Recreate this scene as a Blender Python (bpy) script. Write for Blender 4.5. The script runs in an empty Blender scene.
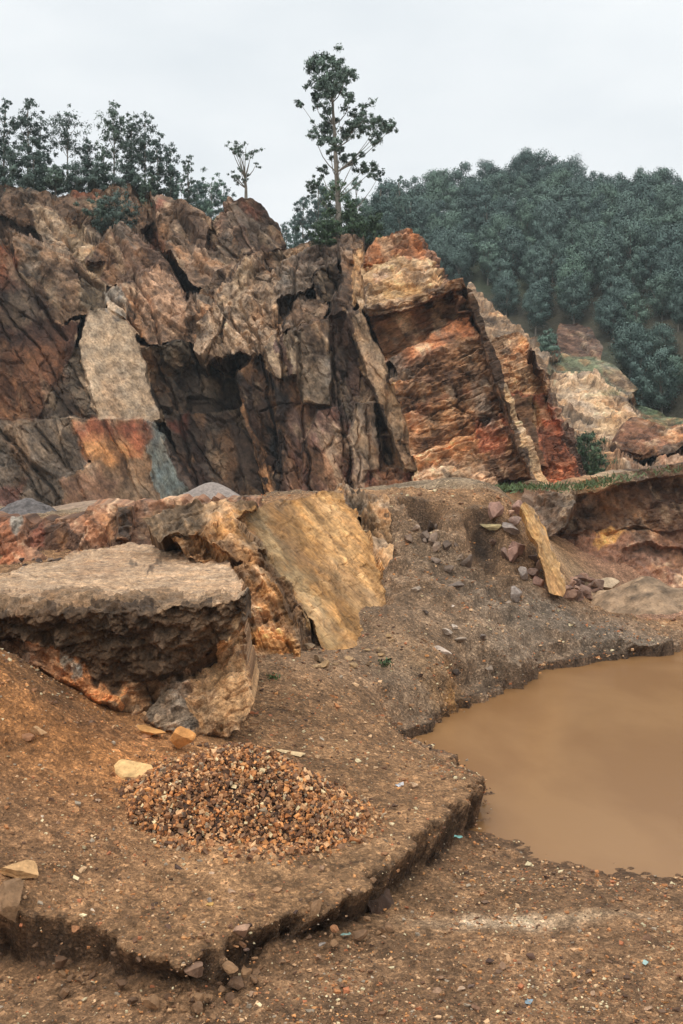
import bpy, bmesh, math, random
import numpy as np
from mathutils import Vector, Matrix

rng = np.random.default_rng(7)
random.seed(7)
SC = bpy.context.scene
COL = SC.collection

# ------------------------------------------------------------------ camera geometry
F, CX, HZ, CAMZ = 1024.0, 341.5, 470.0, 4.0       # focal length (px), centre, horizon row, eye height

def at(px, py, Y):
    """world point seen at (px,py) standing Y metres in front of the camera"""
    return Vector(((px - CX) / F * Y, Y, CAMZ - (py - HZ) / F * Y))

def at_z(px, py, z):
    Y = F * (CAMZ - z) / (py - HZ)
    return at(px, py, Y)

def lin(c, g=1.0):
    out = []
    for v in c[:3]:
        v = v / 255.0
        v = v / 12.92 if v <= 0.04045 else ((v + 0.055) / 1.055) ** 2.4
        out.append(min(0.74, v * g))
    o = np.array(out)
    return o * .84 + o.mean() * .16

# ------------------------------------------------------------------ numpy noise
def _h(i, j, k, s):
    x = (i.astype(np.int64) * 374761393 + j.astype(np.int64) * 668265263 + k.astype(np.int64) * 2147483647 + s * 974711) & 0xffffffff
    x = ((x ^ (x >> 13)) * 1274126177) & 0xffffffff
    x = ((x ^ (x >> 16)) * 2246822519) & 0xffffffff
    x = x ^ (x >> 15)
    return (x & 0xffffff) / float(0x1000000)

def vnoise(P, s=0):
    I = np.floor(P).astype(np.int64)
    f = P - I
    f = f * f * f * (f * (f * 6 - 15) + 10)
    i, j, k = I[:, 0], I[:, 1], I[:, 2]
    r = 0
    for a in (0, 1):
        wa = f[:, 0] if a else 1 - f[:, 0]
        for b in (0, 1):
            wb = f[:, 1] if b else 1 - f[:, 1]
            for c in (0, 1):
                wc = f[:, 2] if c else 1 - f[:, 2]
                r = r + wa * wb * wc * _h(i + a, j + b, k + c, s)
    return r * 2 - 1

def fbm(P, scale, oct=5, s=0, gain=0.5):
    r = 0; a = 1.0; t = 0
    Q = np.asarray(P, float) / scale
    for o in range(oct):
        r = r + a * vnoise(Q + 17.3 * o, s + o); t += a
        Q = Q * 2.03; a *= gain
    return r / t

def ridged(P, scale, oct=4, s=0):
    r = 0; a = 1.0; t = 0
    Q = np.asarray(P, float) / scale
    for o in range(oct):
        r = r + a * (1 - 2 * np.abs(vnoise(Q + 9.1 * o, s + o))); t += a
        Q = Q * 2.1; a *= 0.5
    return r / t

def cells(P, s=0, jit=0.95):
    """two nearest Voronoi cells: ids, offsets from their centres, F2-F1"""
    P = np.asarray(P, float)
    I = np.floor(P).astype(np.int64)
    n = len(P)
    b1 = np.full(n, 1e9); b2 = np.full(n, 1e9)
    c1 = np.zeros((n, 3), np.int64); d1 = np.zeros((n, 3)); c2 = np.zeros((n, 3), np.int64); d2 = np.zeros((n, 3))
    for a in (-1, 0, 1):
        for b in (-1, 0, 1):
            for c in (-1, 0, 1):
                J = I + [a, b, c]
                i, j, k = J[:, 0], J[:, 1], J[:, 2]
                q = np.stack([i + .5 + jit * (_h(i, j, k, s) - .5), j + .5 + jit * (_h(i, j, k, s + 1) - .5),
                              k + .5 + jit * (_h(i, j, k, s + 2) - .5)], 1)
                d = P - q
                dd = (d * d).sum(1)
                m = dd < b1
                m2 = (~m) & (dd < b2)
                c2[m] = c1[m]; d2[m] = d1[m]; b2[m] = b1[m]
                c1[m] = J[m]; d1[m] = d[m]; b1[m] = dd[m]
                c2[m2] = J[m2]; d2[m2] = d[m2]; b2[m2] = dd[m2]
    return c1, d1, np.sqrt(b2) - np.sqrt(b1), c2, d2

def facets(P, size, R=None, s=0, tilt=1.0, soft=0.16):
    """fractured-rock displacement, about -1..1: every cell is its own tilted plane, joined by short steep steps"""
    Q = np.asarray(P, float)
    if R is not None: Q = Q @ R
    Q = Q / np.asarray(size, float)
    ci, dv, e, cj, dw = cells(Q, s)
    def val(c, d):
        h = [_h(c[:, 0], c[:, 1], c[:, 2], s + 11 + t) - .5 for t in range(4)]
        return h[0] * 1.1 + tilt * 2.0 * (h[1] * d[:, 0] + h[2] * d[:, 1] + h[3] * d[:, 2]), h[0] + .5
    a, ha = val(ci, dv); b, hb = val(cj, dw)
    t = 0.5 + 0.5 * sstep(0, soft, e)
    return a * t + b * (1 - t), ha * t + hb * (1 - t), e

def rot_y(deg):
    a = math.radians(deg)
    return np.array([[math.cos(a), 0, math.sin(a)], [0, 1, 0], [-math.sin(a), 0, math.cos(a)]])

def inside(poly, u, v):
    """vectorised even-odd test"""
    r = np.zeros(u.shape, bool)
    n = len(poly)
    for i in range(n):
        x1, y1 = poly[i][0], poly[i][1]
        x2, y2 = poly[(i + 1) % n][0], poly[(i + 1) % n][1]
        if y1 == y2: continue
        c = ((y1 > v) != (y2 > v)) & (u < (x2 - x1) * (v - y1) / (y2 - y1) + x1)
        r ^= c
    return r

def polydist(poly, u, v, closed=True):
    """distance from points to a polyline"""
    d = np.full(u.shape, 1e9)
    n = len(poly)
    for i in range(n if closed else n - 1):
        x1, y1 = poly[i][0], poly[i][1]
        x2, y2 = poly[(i + 1) % n][0], poly[(i + 1) % n][1]
        dx, dy = x2 - x1, y2 - y1
        L = dx * dx + dy * dy + 1e-12
        t = np.clip(((u - x1) * dx + (v - y1) * dy) / L, 0, 1)
        d = np.minimum(d, np.hypot(u - x1 - t * dx, v - y1 - t * dy))
    return d

def sstep(a, b, x):
    t = np.clip((x - a) / (b - a), 0, 1)
    return t * t * (3 - 2 * t)

# ------------------------------------------------------------------ materials
def new_mat(name):
    m = bpy.data.materials.new(name); m.use_nodes = True
    nt = m.node_tree; nt.nodes.clear()
    out = nt.nodes.new('ShaderNodeOutputMaterial')
    b = nt.nodes.new('ShaderNodeBsdfPrincipled')
    nt.links.new(b.outputs[0], out.inputs[0])
    return m, nt, b

def nd(nt, t, **kw):
    n = nt.nodes.new(t)
    for k, v in kw.items():
        if k.startswith('i_'):
            n.inputs[k[2:].replace('_', ' ')].default_value = v
        else: setattr(n, k, v)
    return n

def mulmix(nt, a, b, fac=1.0, mode='MULTIPLY'):
    m = nt.nodes.new('ShaderNodeMix'); m.data_type = 'RGBA'; m.blend_type = mode
    for idx, v in ((0, fac), (6, a), (7, b)):
        if hasattr(v, 'links'): nt.links.new(v, m.inputs[idx])
        else: m.inputs[idx].default_value = v
    return m.outputs[2]

def ramp(nt, src, stops):
    r = nt.nodes.new('ShaderNodeValToRGB')
    e = r.color_ramp.elements
    while len(e) < len(stops): e.new(0.5)
    for k, (p, c) in enumerate(stops):
        e[k].position = p
        e[k].color = (c, c, c, 1) if not hasattr(c, '__len__') else (*c, 1)
    nt.links.new(src, r.inputs[0])
    return r.outputs[0]

def bump_chain(nt, bsdf, heights):
    """heights: list of (socket, distance, strength)"""
    prev = None
    for s, dist, st in heights:
        b = nt.nodes.new('ShaderNodeBump')
        b.inputs['Distance'].default_value = dist; b.inputs['Strength'].default_value = st
        nt.links.new(s, b.inputs['Height'])
        if prev is not None: nt.links.new(prev, b.inputs['Normal'])
        prev = b.outputs[0]
    nt.links.new(prev, bsdf.inputs['Normal'])

def rock_mat(name, fine=1.0, vary=0.35, streak=(1, 1, 1), tilt=0.0, rough=0.88, bump=1.0, joints=.4):
    """rock and soil: vertex colour of the mesh, broken up by noise at three sizes, bumped"""
    m, nt, b = new_mat(name)
    a = nd(nt, 'ShaderNodeVertexColor', layer_name='Col')
    tc = nd(nt, 'ShaderNodeTexCoord')
    mp = nd(nt, 'ShaderNodeMapping', vector_type='TEXTURE')
    mp.inputs['Scale'].default_value = tuple(1 / x for x in streak)
    mp.inputs['Rotation'].default_value = (0, math.radians(tilt), 0)
    nt.links.new(tc.outputs['Object'], mp.inputs['Vector'])
    n1 = nd(nt, 'ShaderNodeTexNoise', i_Scale=1.3 * fine, i_Detail=9.0, i_Roughness=0.68)
    n2 = nd(nt, 'ShaderNodeTexNoise', i_Scale=7.0 * fine, i_Detail=6.0, i_Roughness=0.7)
    v = nd(nt, 'ShaderNodeTexVoronoi', feature='DISTANCE_TO_EDGE', i_Scale=2.2 * fine)
    for n in (n1, n2): nt.links.new(mp.outputs[0], n.inputs['Vector'])
    wz = mulmix(nt, mp.outputs[0], n2.outputs['Color'], 0.12, 'ADD')
    nt.links.new(wz, v.inputs['Vector'])
    c = mulmix(nt, a.outputs['Color'], ramp(nt, n1.outputs['Fac'], [(0.3, 1 - vary * 1.2), (0.5, 1.0), (0.72, 1 + vary)]))
    c = mulmix(nt, c, ramp(nt, n2.outputs['Fac'], [(0.32, 1 - vary * 1.3), (0.52, 1.0), (0.7, 1 + vary * 0.9)]))
    hue = nd(nt, 'ShaderNodeTexNoise', i_Scale=0.9 * fine, i_Detail=4.0)
    nt.links.new(tc.outputs['Object'], hue.inputs['Vector'])
    c = mulmix(nt, c, ramp(nt, hue.outputs['Fac'], [(0.35, (1.06, 1.0, 0.93)), (0.55, (1, 1, 1)), (0.7, (0.94, 0.99, 1.05))]))
    nt.links.new(c, b.inputs['Base Color'])
    b.inputs['Roughness'].default_value = rough
    b.inputs['Specular IOR Level'].default_value = 0.25
    ck = ramp(nt, v.outputs['Distance'], [(0.0, 0.0), (0.05, 1.0)])
    bump_chain(nt, b, [(n1.outputs['Fac'], 0.12 / fine, 0.5 * bump), (ck, 0.05 / fine, joints * bump), (n2.outputs['Fac'], 0.07 / fine, 0.8 * bump)])
    return m

def ground_mat(name):
    """gravelly soil: vertex colour, pebble cells of mixed tone, grit"""
    m, nt, b = new_mat(name)
    a = nd(nt, 'ShaderNodeVertexColor', layer_name='Col')
    tc = nd(nt, 'ShaderNodeTexCoord')
    nz = nd(nt, 'ShaderNodeTexNoise', i_Scale=3.0, i_Detail=10.0, i_Roughness=0.72)
    n2 = nd(nt, 'ShaderNodeTexNoise', i_Scale=28.0, i_Detail=6.0, i_Roughness=0.75)
    v = nd(nt, 'ShaderNodeTexVoronoi', i_Scale=26.0)
    v2 = nd(nt, 'ShaderNodeTexVoronoi', i_Scale=60.0)
    for n in (nz, n2, v, v2): nt.links.new(tc.outputs['Object'], n.inputs['Vector'])
    c = mulmix(nt, a.outputs['Color'], ramp(nt, nz.outputs['Fac'], [(0.3, 0.62), (0.5, 1.0), (0.7, 1.3)]))
    c = mulmix(nt, c, ramp(nt, n2.outputs['Fac'], [(0.3, 0.55), (0.5, 1.0), (0.7, 1.5)]))
    g = nt.nodes.new('ShaderNodeSeparateColor'); nt.links.new(v.outputs['Color'], g.inputs[0])
    c = mulmix(nt, c, ramp(nt, g.outputs[0], [(0.0, 0.6), (0.55, 0.95), (0.85, 1.25), (1.0, 1.9)]), 0.75)
    g2 = nt.nodes.new('ShaderNodeSeparateColor'); nt.links.new(v2.outputs['Color'], g2.inputs[0])
    c = mulmix(nt, c, ramp(nt, g2.outputs[1], [(0.0, 0.6), (0.6, 1.0), (0.9, 1.3), (1.0, 1.8)]), 0.6)
    nt.links.new(c, b.inputs['Base Color'])
    b.inputs['Roughness'].default_value = 0.85
    b.inputs['Specular IOR Level'].default_value = 0.25
    bump_chain(nt, b, [(nz.outputs['Fac'], 0.12, 0.7), (v.outputs['Distance'], 0.025, 0.8), (n2.outputs['Fac'], 0.03, 0.9), (v2.outputs['Distance'], 0.01, 0.7)])
    return m

def stone_mat(name, rough=0.8):
    """loose stones: vertex colour with mottling"""
    m, nt, b = new_mat(name)
    a = nd(nt, 'ShaderNodeVertexColor', layer_name='Col')
    tc = nd(nt, 'ShaderNodeTexCoord')
    n1 = nd(nt, 'ShaderNodeTexNoise', i_Scale=14.0, i_Detail=8.0, i_Roughness=0.7)
    nt.links.new(tc.outputs['Object'], n1.inputs['Vector'])
    c = mulmix(nt, a.outputs['Color'], ramp(nt, n1.outputs['Fac'], [(0.3, 0.6), (0.5, 1.0), (0.7, 1.35)]))
    nt.links.new(c, b.inputs['Base Color'])
    b.inputs['Roughness'].default_value = rough
    b.inputs['Specular IOR Level'].default_value = 0.3
    bump_chain(nt, b, [(n1.outputs['Fac'], 0.03, 0.8)])
    return m

def leaf_mat(name, dark, light, scale=0.5):
    m, nt, b = new_mat(name)
    tc = nd(nt, 'ShaderNodeTexCoord'); oi = nd(nt, 'ShaderNodeObjectInfo')
    geo = nd(nt, 'ShaderNodeNewGeometry')
    n1 = nd(nt, 'ShaderNodeTexNoise', i_Scale=scale, i_Detail=3.0)
    nt.links.new(tc.outputs['Object'], n1.inputs['Vector'])
    f = nd(nt, 'ShaderNodeMath', operation='MULTIPLY_ADD')
    nt.links.new(geo.outputs['Random Per Island'], f.inputs[0]); f.inputs[1].default_value = 0.45
    nt.links.new(n1.outputs['Fac'], f.inputs[2])
    c = ramp(nt, f.outputs[0], [(0.35, tuple(dark)), (1.0, tuple(light))])
    c = mulmix(nt, c, ramp(nt, oi.outputs['Random'], [(0.0, (0.75, 0.8, 0.82)), (0.5, (1, 1, 1)), (1.0, (1.2, 1.22, 1.05))]))
    nt.links.new(c, b.inputs['Base Color'])
    b.inputs['Roughness'].default_value = 0.6
    b.inputs['Specular IOR Level'].default_value = 0.25
    return m

def plain_mat(name, col, rough=0.8, nscale=6.0):
    m, nt, b = new_mat(name)
    tc = nd(nt, 'ShaderNodeTexCoord')
    n1 = nd(nt, 'ShaderNodeTexNoise', i_Scale=nscale, i_Detail=6.0, i_Roughness=0.65)
    nt.links.new(tc.outputs['Object'], n1.inputs['Vector'])
    c = mulmix(nt, (*col, 1), ramp(nt, n1.outputs['Fac'], [(0.3, 0.6), (0.5, 1.0), (0.7, 1.35)]))
    nt.links.new(c, b.inputs['Base Color']); b.inputs['Roughness'].default_value = rough
    return m

# ------------------------------------------------------------------ object helpers
def tag(o, label=None, cat=None, group=None, kind=None):
    if label: o['label'] = label
    if cat: o['category'] = cat
    if group: o['group'] = group
    if kind: o['kind'] = kind
    return o

def link(name, me, mat, parent=None):
    o = bpy.data.objects.new(name, me); COL.objects.link(o)
    if mat and not me.materials: me.materials.append(mat)
    if parent is not None: o.parent = parent
    return o

def empty(name, loc):
    o = bpy.data.objects.new(name, None); COL.objects.link(o); o.location = loc
    o.empty_display_size = 0.3
    return o

def mesh_np(name, V, faces, cols=None, smooth=False):
    """faces: (n,3) or (n,4) int array, or a list of such arrays"""
    me = bpy.data.meshes.new(name)
    V = np.asarray(V, np.float32)
    if not isinstance(faces, (list, tuple)): faces = [faces]
    faces = [np.asarray(f, np.int32) for f in faces if len(f)]
    me.vertices.add(len(V)); me.vertices.foreach_set('co', V.ravel())
    nl = sum(f.size for f in faces); npoly = sum(len(f) for f in faces)
    me.loops.add(nl); me.polygons.add(npoly)
    me.loops.foreach_set('vertex_index', np.concatenate([f.ravel() for f in faces]))
    starts = []; c = 0
    for f in faces:
        starts.append(c + np.arange(len(f)) * f.shape[1]); c += f.size
    me.polygons.foreach_set('loop_start', np.concatenate(starts).astype(np.int32))
    me.polygons.foreach_set('use_smooth', np.full(npoly, smooth))
    me.update(calc_edges=True)
    if cols is not None:
        ca = me.color_attributes.new('Col', 'FLOAT_COLOR', 'POINT')
        cc = np.ones((len(V), 4), np.float32); cc[:, :3] = cols
        ca.data.foreach_set('color', cc.ravel())
    return me

def recentre(me, origin):
    """move the mesh data so that the object's own origin sits at `origin`"""
    me.transform(Matrix.Translation(-Vector(origin)))

# ------------------------------------------------------------------ relief rock: faces described facet by facet
def relief(name, mat, polys, patches=(), step=1.0, warp=2.2, disp=None, gain=1.5, thick=8.0, cvar=0.22, seed=0, blur=1,
           parent=None, cellsz=(1.6, 1.6, 1.6), ctilt=-25, cwarp=6.0, back_drop=0.15, mot=1.0, msc=1.0, cracks=()):
    """polys: (points [(px,py,Y)], colour, amp) facets later ones in front; every facet is a plane in space.
    The surface is a real one: facets at their own distances, broken by fracture noise in metres, with a thick body behind."""
    us = [p[0] for q in polys for p in q[0]]; vs = [p[1] for q in polys for p in q[0]]
    u0, u1, v0, v1 = min(us) - 4, max(us) + 4, min(vs) - 4, max(vs) + 4
    nu, nv = int((u1 - u0) / step) + 1, int((v1 - v0) / step) + 1
    U, V = np.meshgrid(np.linspace(u0, u1, nu), np.linspace(v0, v1, nv))
    u, v = U.ravel(), V.ravel()
    P2 = np.stack([u, v, np.full_like(u, seed * 3.7)], 1)
    wu = u + warp * (fbm(P2, 14, 4, seed) * 1.6); wv = v + warp * (fbm(P2, 14, 4, seed + 50) * 1.6)
    cu = u + cwarp * fbm(P2, 16, 4, seed + 90) * 1.6; cv = v + cwarp * fbm(P2, 16, 4, seed + 70) * 1.6
    iY = np.zeros_like(u); amp = np.ones_like(u); mm = np.ones_like(u); ok = np.zeros(u.shape, bool)
    cols = np.zeros((len(u), 3)); cset = np.zeros(u.shape, bool); NN = np.zeros((len(u), 3))
    for q in polys:
        pts, col = q[0], q[1]
        am = q[2] if len(q) > 2 else 1.0
        A = np.array([[p[0], p[1], 1] for p in pts], float); b = np.array([1 / p[2] for p in pts])
        if len(pts) > 3:
            sol = np.linalg.lstsq(A, b, rcond=None)[0]
        else: sol = np.linalg.solve(A, b)
        m = inside(pts, wu, wv)
        iY[m] = (sol[0] * u + sol[1] * v + sol[2])[m]; amp[m] = am; ok |= m
        nrm = np.array([sol[0] * F, sol[0] * CX + sol[1] * HZ + sol[2], -sol[1] * F]); nrm /= -np.linalg.norm(nrm)
        NN[m] = nrm
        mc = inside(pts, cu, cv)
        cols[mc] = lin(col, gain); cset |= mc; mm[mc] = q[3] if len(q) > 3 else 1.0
    # colour of anything the colour lookup missed
    miss = ok & ~cset
    if miss.any():
        for q in polys:
            m = inside(q[0], wu, wv) & miss
            cols[m] = lin(q[1], gain)
    for pt in patches:
        poly, col, st = pt[0], pt[1], pt[2]
        soft = pt[3] if len(pt) > 3 else 4.0
        m = inside(poly, cu, cv)
        d = polydist(poly, cu, cv)
        w = sstep(-soft, soft, np.where(m, d, -d))
        mtl = sstep(-0.3, 0.35, .6 * fbm(P2, 9, 4, seed + 33) + .7 * fbm(P2, 3.2, 3, seed + 34) + (w - 0.5) * .9)
        w = (w * (0.35 + 0.65 * mtl) * st)[:, None]
        cols = cols * (1 - w) + lin(col, gain) * w
    G = iY.reshape(nv, nu); K = ok.reshape(nv, nu)
    for _ in range(blur):
        S = np.zeros_like(G); W = np.zeros_like(G)
        for a in (-1, 0, 1):
            for b in (-1, 0, 1):
                g = np.roll(np.roll(G * K, a, 0), b, 1); k = np.roll(np.roll(K * 1.0, a, 0), b, 1)
                S += g; W += k
        G = np.where(K, S / np.maximum(W, 1e-9), G)
    Y = np.where(K, 1 / np.maximum(G, 1e-4), 1.0)
    def pos(Yg):
        return np.stack([(U - CX) / F * Yg, Yg, CAMZ - (V - HZ) / F * Yg], -1)
    Pg = pos(Y)
    # facing of the facets, eased across their borders
    N = NN.reshape(nv, nu, 3)
    for _ in range(8):
        N = (N + np.roll(N, 1, 0) + np.roll(N, -1, 0) + np.roll(N, 1, 1) + np.roll(N, -1, 1))
        N /= np.linalg.norm(N, axis=2, keepdims=True) + 1e-9
    P = Pg.reshape(-1, 3); N = N.reshape(-1, 3)
    idx = np.where(ok)[0]
    Pk = P[idx]
    D, tone = disp(Pk, seed) if disp else (np.zeros(len(idx)), np.ones(len(idx)))
    # long open joints that run across the face: (points, half-width px, depth m)
    ku, kv = cu[idx], cv[idx]
    for (line, wd, dep) in cracks:
        dd = polydist(line, .5 * ku + .5 * u[idx], .5 * kv + .5 * v[idx], closed=False)
        D = D - dep / np.maximum(amp[idx], .3) * np.exp(-(dd / wd) ** 2)
    Pk = Pk + N[idx] * (D * amp[idx])[:, None]
    C = cols[idx]; mot = mot * mm[idx]
    Q = Pk @ rot_y(ctilt); Q = Q / np.array([1.0, 1.0, 2.6]) / msc
    def stain(sc, s, lo, hi, col, st):
        nonlocal C
        w = (sstep(lo, hi, fbm(Q, sc, 5, seed + s, .6)) * st * mot)[:, None]
        lum = C.mean(1, keepdims=True) / .16
        C = C * (1 - w) + lin(col, gain) * (.45 + .55 * np.clip(lum, .3, 1.6)) * w
    stain(2.0, 301, .02, .35, (66, 48, 38), .75)
    stain(1.5, 302, .08, .40, (168, 118, 72), .55)
    stain(1.7, 303, .08, .40, (122, 110, 98), .65)
    stain(.8, 304, .15, .45, (186, 156, 124), .55)
    stain(.5, 305, .12, .42, (58, 44, 36), .65)
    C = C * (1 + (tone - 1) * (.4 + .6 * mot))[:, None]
    fine = fbm(Pk, .22 * msc, 3, seed + 15)
    C *= np.clip(1 + cvar * 1.6 * fbm(Pk, 2.4 * msc, 5, seed + 5) + cvar * 2.4 * fine, .35, 1.9)[:, None]
    C = np.clip(C * [1.04, 1.0, .93], 0.008, 0.8)
    # faces
    rid = -np.ones(len(u), np.int64); rid[idx] = np.arange(len(idx))
    R = rid.reshape(nv, nu)
    a, b, c, d = R[:-1, :-1], R[:-1, 1:], R[1:, 1:], R[1:, :-1]
    m = (a >= 0) & (b >= 0) & (c >= 0) & (d >= 0)
    quads = np.stack([d[m], c[m], b[m], a[m]], 1)
    # boundary edges -> body behind
    E = np.concatenate([quads[:, [0, 1]], quads[:, [1, 2]], quads[:, [2, 3]], quads[:, [3, 0]]])
    key = np.sort(E, 1); k1 = key[:, 0] * (len(idx) + 1) + key[:, 1]
    uq, inv, cnt = np.unique(k1, return_inverse=True, return_counts=True)
    Eb = E[cnt[inv] == 1]
    bv = np.unique(Eb)
    # soften the stair-steps of the rim
    nb = [[] for _ in range(1)]
    acc = np.zeros((len(Pk), 3)); cn = np.zeros(len(Pk))
    for _ in range(3):
        acc[:] = 0; cn[:] = 0
        np.add.at(acc, Eb[:, 0], Pk[Eb[:, 1]]); np.add.at(cn, Eb[:, 0], 1)
        np.add.at(acc, Eb[:, 1], Pk[Eb[:, 0]]); np.add.at(cn, Eb[:, 1], 1)
        Pk[bv] = 0.5 * Pk[bv] + 0.5 * acc[bv] / np.maximum(cn[bv], 1)[:, None]
    VV = [Pk]; CC = [C]; FF = [quads]
    prev = np.arange(len(bv)); base = len(Pk); loc = -np.ones(len(Pk), np.int64); loc[bv] = np.arange(len(bv))
    ring = bv.copy(); cen = Pk[bv].mean(0)
    zmin = Pk[:, 2].min()
    off = 0
    for kx, t in enumerate((0.12, 0.45, 1.0)):
        Q = Pk[bv].copy()
        Q[:, 1] += thick * t
        Q[:, 0] += (Q[:, 0] / np.maximum(Pk[bv][:, 1], 1)) * thick * t * 0.6
        Q[:, 2] -= (Q[:, 2] - zmin) * back_drop * t * t
        Q += 0.12 * thick * t * 0.3 * np.stack([fbm(Q, 1.5, 3, seed + 40), fbm(Q, 1.5, 3, seed + 41), fbm(Q, 1.5, 3, seed + 42)], 1)
        VV.append(Q); CC.append(C[bv] * 0.95)
        newring = base + off + np.arange(len(bv)); off += len(bv)
        la = loc[Eb[:, 0]]; lb = loc[Eb[:, 1]]
        FF.append(np.stack([ring[lb], ring[la], newring[la], newring[lb]], 1))
        ring = newring
    me = mesh_np(name, np.concatenate(VV), FF, np.concatenate(CC))
    o = link(name, me, mat, parent)
    return o

def rock_disp(a1=0.45, a2=0.22, a3=0.09, ang=-30, s1=(2.4, 2.0, 1.3), s2=(0.9, 0.8, 0.5), s3=None, crack=0.12, rid=0.0, strata=0.0, sdir=18, sper=0.8, tilt=1.0):
    """fracture blocks at four sizes, open joints between some of them, optional bedding steps"""
    def f(P, seed):
        R = rot_y(ang)
        sc = s2[0]
        s3_ = s3 or tuple(x * .42 for x in s2); s4_ = tuple(x * .45 for x in s3_)
        W = P + .22 * sc * np.stack([fbm(P, 1.1 * sc, 4, seed + 1), fbm(P, 1.1 * sc, 4, seed + 2), fbm(P, 1.1 * sc, 4, seed + 3)], 1)
        W2 = P + .06 * sc * np.stack([fbm(P, .3 * sc, 3, seed + 1), fbm(P, .3 * sc, 3, seed + 2), fbm(P, .3 * sc, 3, seed + 3)], 1)
        d1, h1, e1 = facets(W, s1, R, seed + 100, tilt, .10)
        d2, h2, e2 = facets(W2, s2, R @ rot_y(9), seed + 200, tilt, .12)
        d3, h3, e3 = facets(W2, s3_, R @ rot_y(-14), seed + 300, tilt, .16)
        d4, h4, e4 = facets(P, s4_, R, seed + 400, tilt, .25)
        calm = sstep(-.35, .35, fbm(P, 2.6 * sc, 3, seed + 61))        # some faces are broken small, some stay whole
        D = a1 * d1 + a2 * d2 * (.5 + .8 * calm) + a3 * d3 * (.35 + 1.2 * calm) + a3 * .5 * d4 * (.3 + 1.1 * calm) + rid * ridged(P, 1.7 * sc, 4, seed + 7)
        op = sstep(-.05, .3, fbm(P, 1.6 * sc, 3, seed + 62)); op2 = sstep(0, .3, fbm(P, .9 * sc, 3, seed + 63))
        D -= crack * (1 - sstep(0, 0.07, e1)) * (.4 + op) + crack * 0.7 * (1 - sstep(0, 0.09, e2)) * (.2 + op2) + crack * .3 * (1 - sstep(0, .12, e3)) * op
        tone = 1 + 0.40 * (h1 - .5) + 0.5 * (h2 - .5) + 0.40 * (h3 - .5) * (.5 + calm) + .3 * (h4 - .5)
        tone *= 1 - 0.30 * (1 - sstep(0, 0.06, e1)) * op - .25 * (1 - sstep(0, .08, e2)) * op2  # crack shade painted into the tone along the open joints
        if strata:
            a = math.radians(sdir)
            t = (P[:, 2] * math.cos(a) - P[:, 0] * math.sin(a)) / sper + 0.8 * fbm(P, 3.0, 4, seed + 21) + 0.3 * fbm(P, 0.7, 4, seed + 23)
            for mul, am in ((1.0, 1.0), (2.7, .45)):
                q = t * mul; fr = q - np.floor(q)
                z0 = np.zeros(len(t), np.int64)
                hh = _h(np.floor(q).astype(np.int64), z0, z0, seed + 5)
                broke = sstep(-.25, .25, fbm(P, 2.2, 3, seed + 66 + int(mul)))
                saw = np.where(fr < 0.8, fr / 0.8, (1 - fr) / 0.2)
                D += strata * am * (saw - 0.5) * (0.3 + hh) * (.25 + broke)
                tone *= 1 + .35 * am * (hh - .5) * 2
        return D, np.clip(tone, 0.3, 1.8)
    return f

def soil_disp(a=0.16, lump=0.10, s=(0.7, 0.7, 0.5), fine=0.04):
    def f(P, seed):
        d1, h1, e1 = facets(P, s, None, seed + 100, 0.8)
        d2, h2, e2 = facets(P, tuple(x * 0.33 for x in s), None, seed + 200, 0.8)
        D = a * d1 + a * 0.4 * d2 + lump * fbm(P, 0.9, 5, seed + 3) * 2 + fine * fbm(P, 0.12, 3, seed + 4) * 2
        tone = 1 + 0.25 * (h1 - .5) + 0.35 * (h2 - .5)
        return D, np.clip(tone, 0.4, 1.6)
    return f

# ================================================================== GROUND
# survey points: (px, py, z) of the upper bench / mound, plus plain world points
S = [(-90, 940, .62), (0, 940, .55), (100, 960, .45), (200, 965, .42), (300, 895, .46), (372, 868, .5), (410, 842, .54), (460, 790, .52), (478, 772, .46),
     (0, 850, .8), (100, 850, .65), (250, 870, .52), (350, 820, .55), (420, 790, .5), (-80, 850, .85),
     (0, 760, 1.2), (60, 745, 1.2), (130, 740, 1.05), (240, 745, .85), (300, 765, .7), (400, 745, .38), (-80, 760, 1.35),
     (0, 685, 1.75), (60, 718, 1.38), (-80, 680, 1.9), (0, 652, 2.02), (45, 684, 1.62), (100, 722, 1.2), (165, 738, 1.0),
     (280, 700, .95), (340, 720, .7), (400, 705, .52), (450, 710, .22), (420, 727, .2),
     (300, 670, 1.15), (350, 650, 1.12), (400, 660, .9), (460, 672, .58), (480, 688, .22),
     (390, 610, 1.5), (430, 630, 1.15), (500, 640, .85), (540, 657, .32), (600, 640, .45), (683, 634, .32), (780, 632, .3),
     (390, 560, 2.2), (430, 580, 1.75), (480, 600, 1.35), (560, 606, 1.0), (620, 617, .6), (683, 622, .42),
     (400, 520, 2.9), (480, 560, 2.0), (520, 590, 1.4)]
CP = [tuple(at_z(*p)) for p in S]
CP += [(-9, 17, 1.4), (-5, 17, 1.3), (-2.2, 18, 1.3), (-12, 13, 2.0), (-4.5, 13.6, 1.05), (-1.0, 19.5, 1.6), (-6, 20, 1.6), (-14, 20, 1.8),
       (-9, 23.2, 2.4), (-14, 23.5, 2.4), (-4, 24, 2.9), (-1, 24.5, 3.3)]
for X in (-24, -16, -10, -5, 0, 4):
    for Yy in (26.5, 33, 40, 48):
        CP.append((X, Yy, np.interp(X, [-10, -5, -2, 4], [2.85, 3.05, 3.36, 3.48]) + (Yy - 26.5) * np.interp(X, [-10, -2, 4], [-.026, -.026, -.008])))
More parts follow.
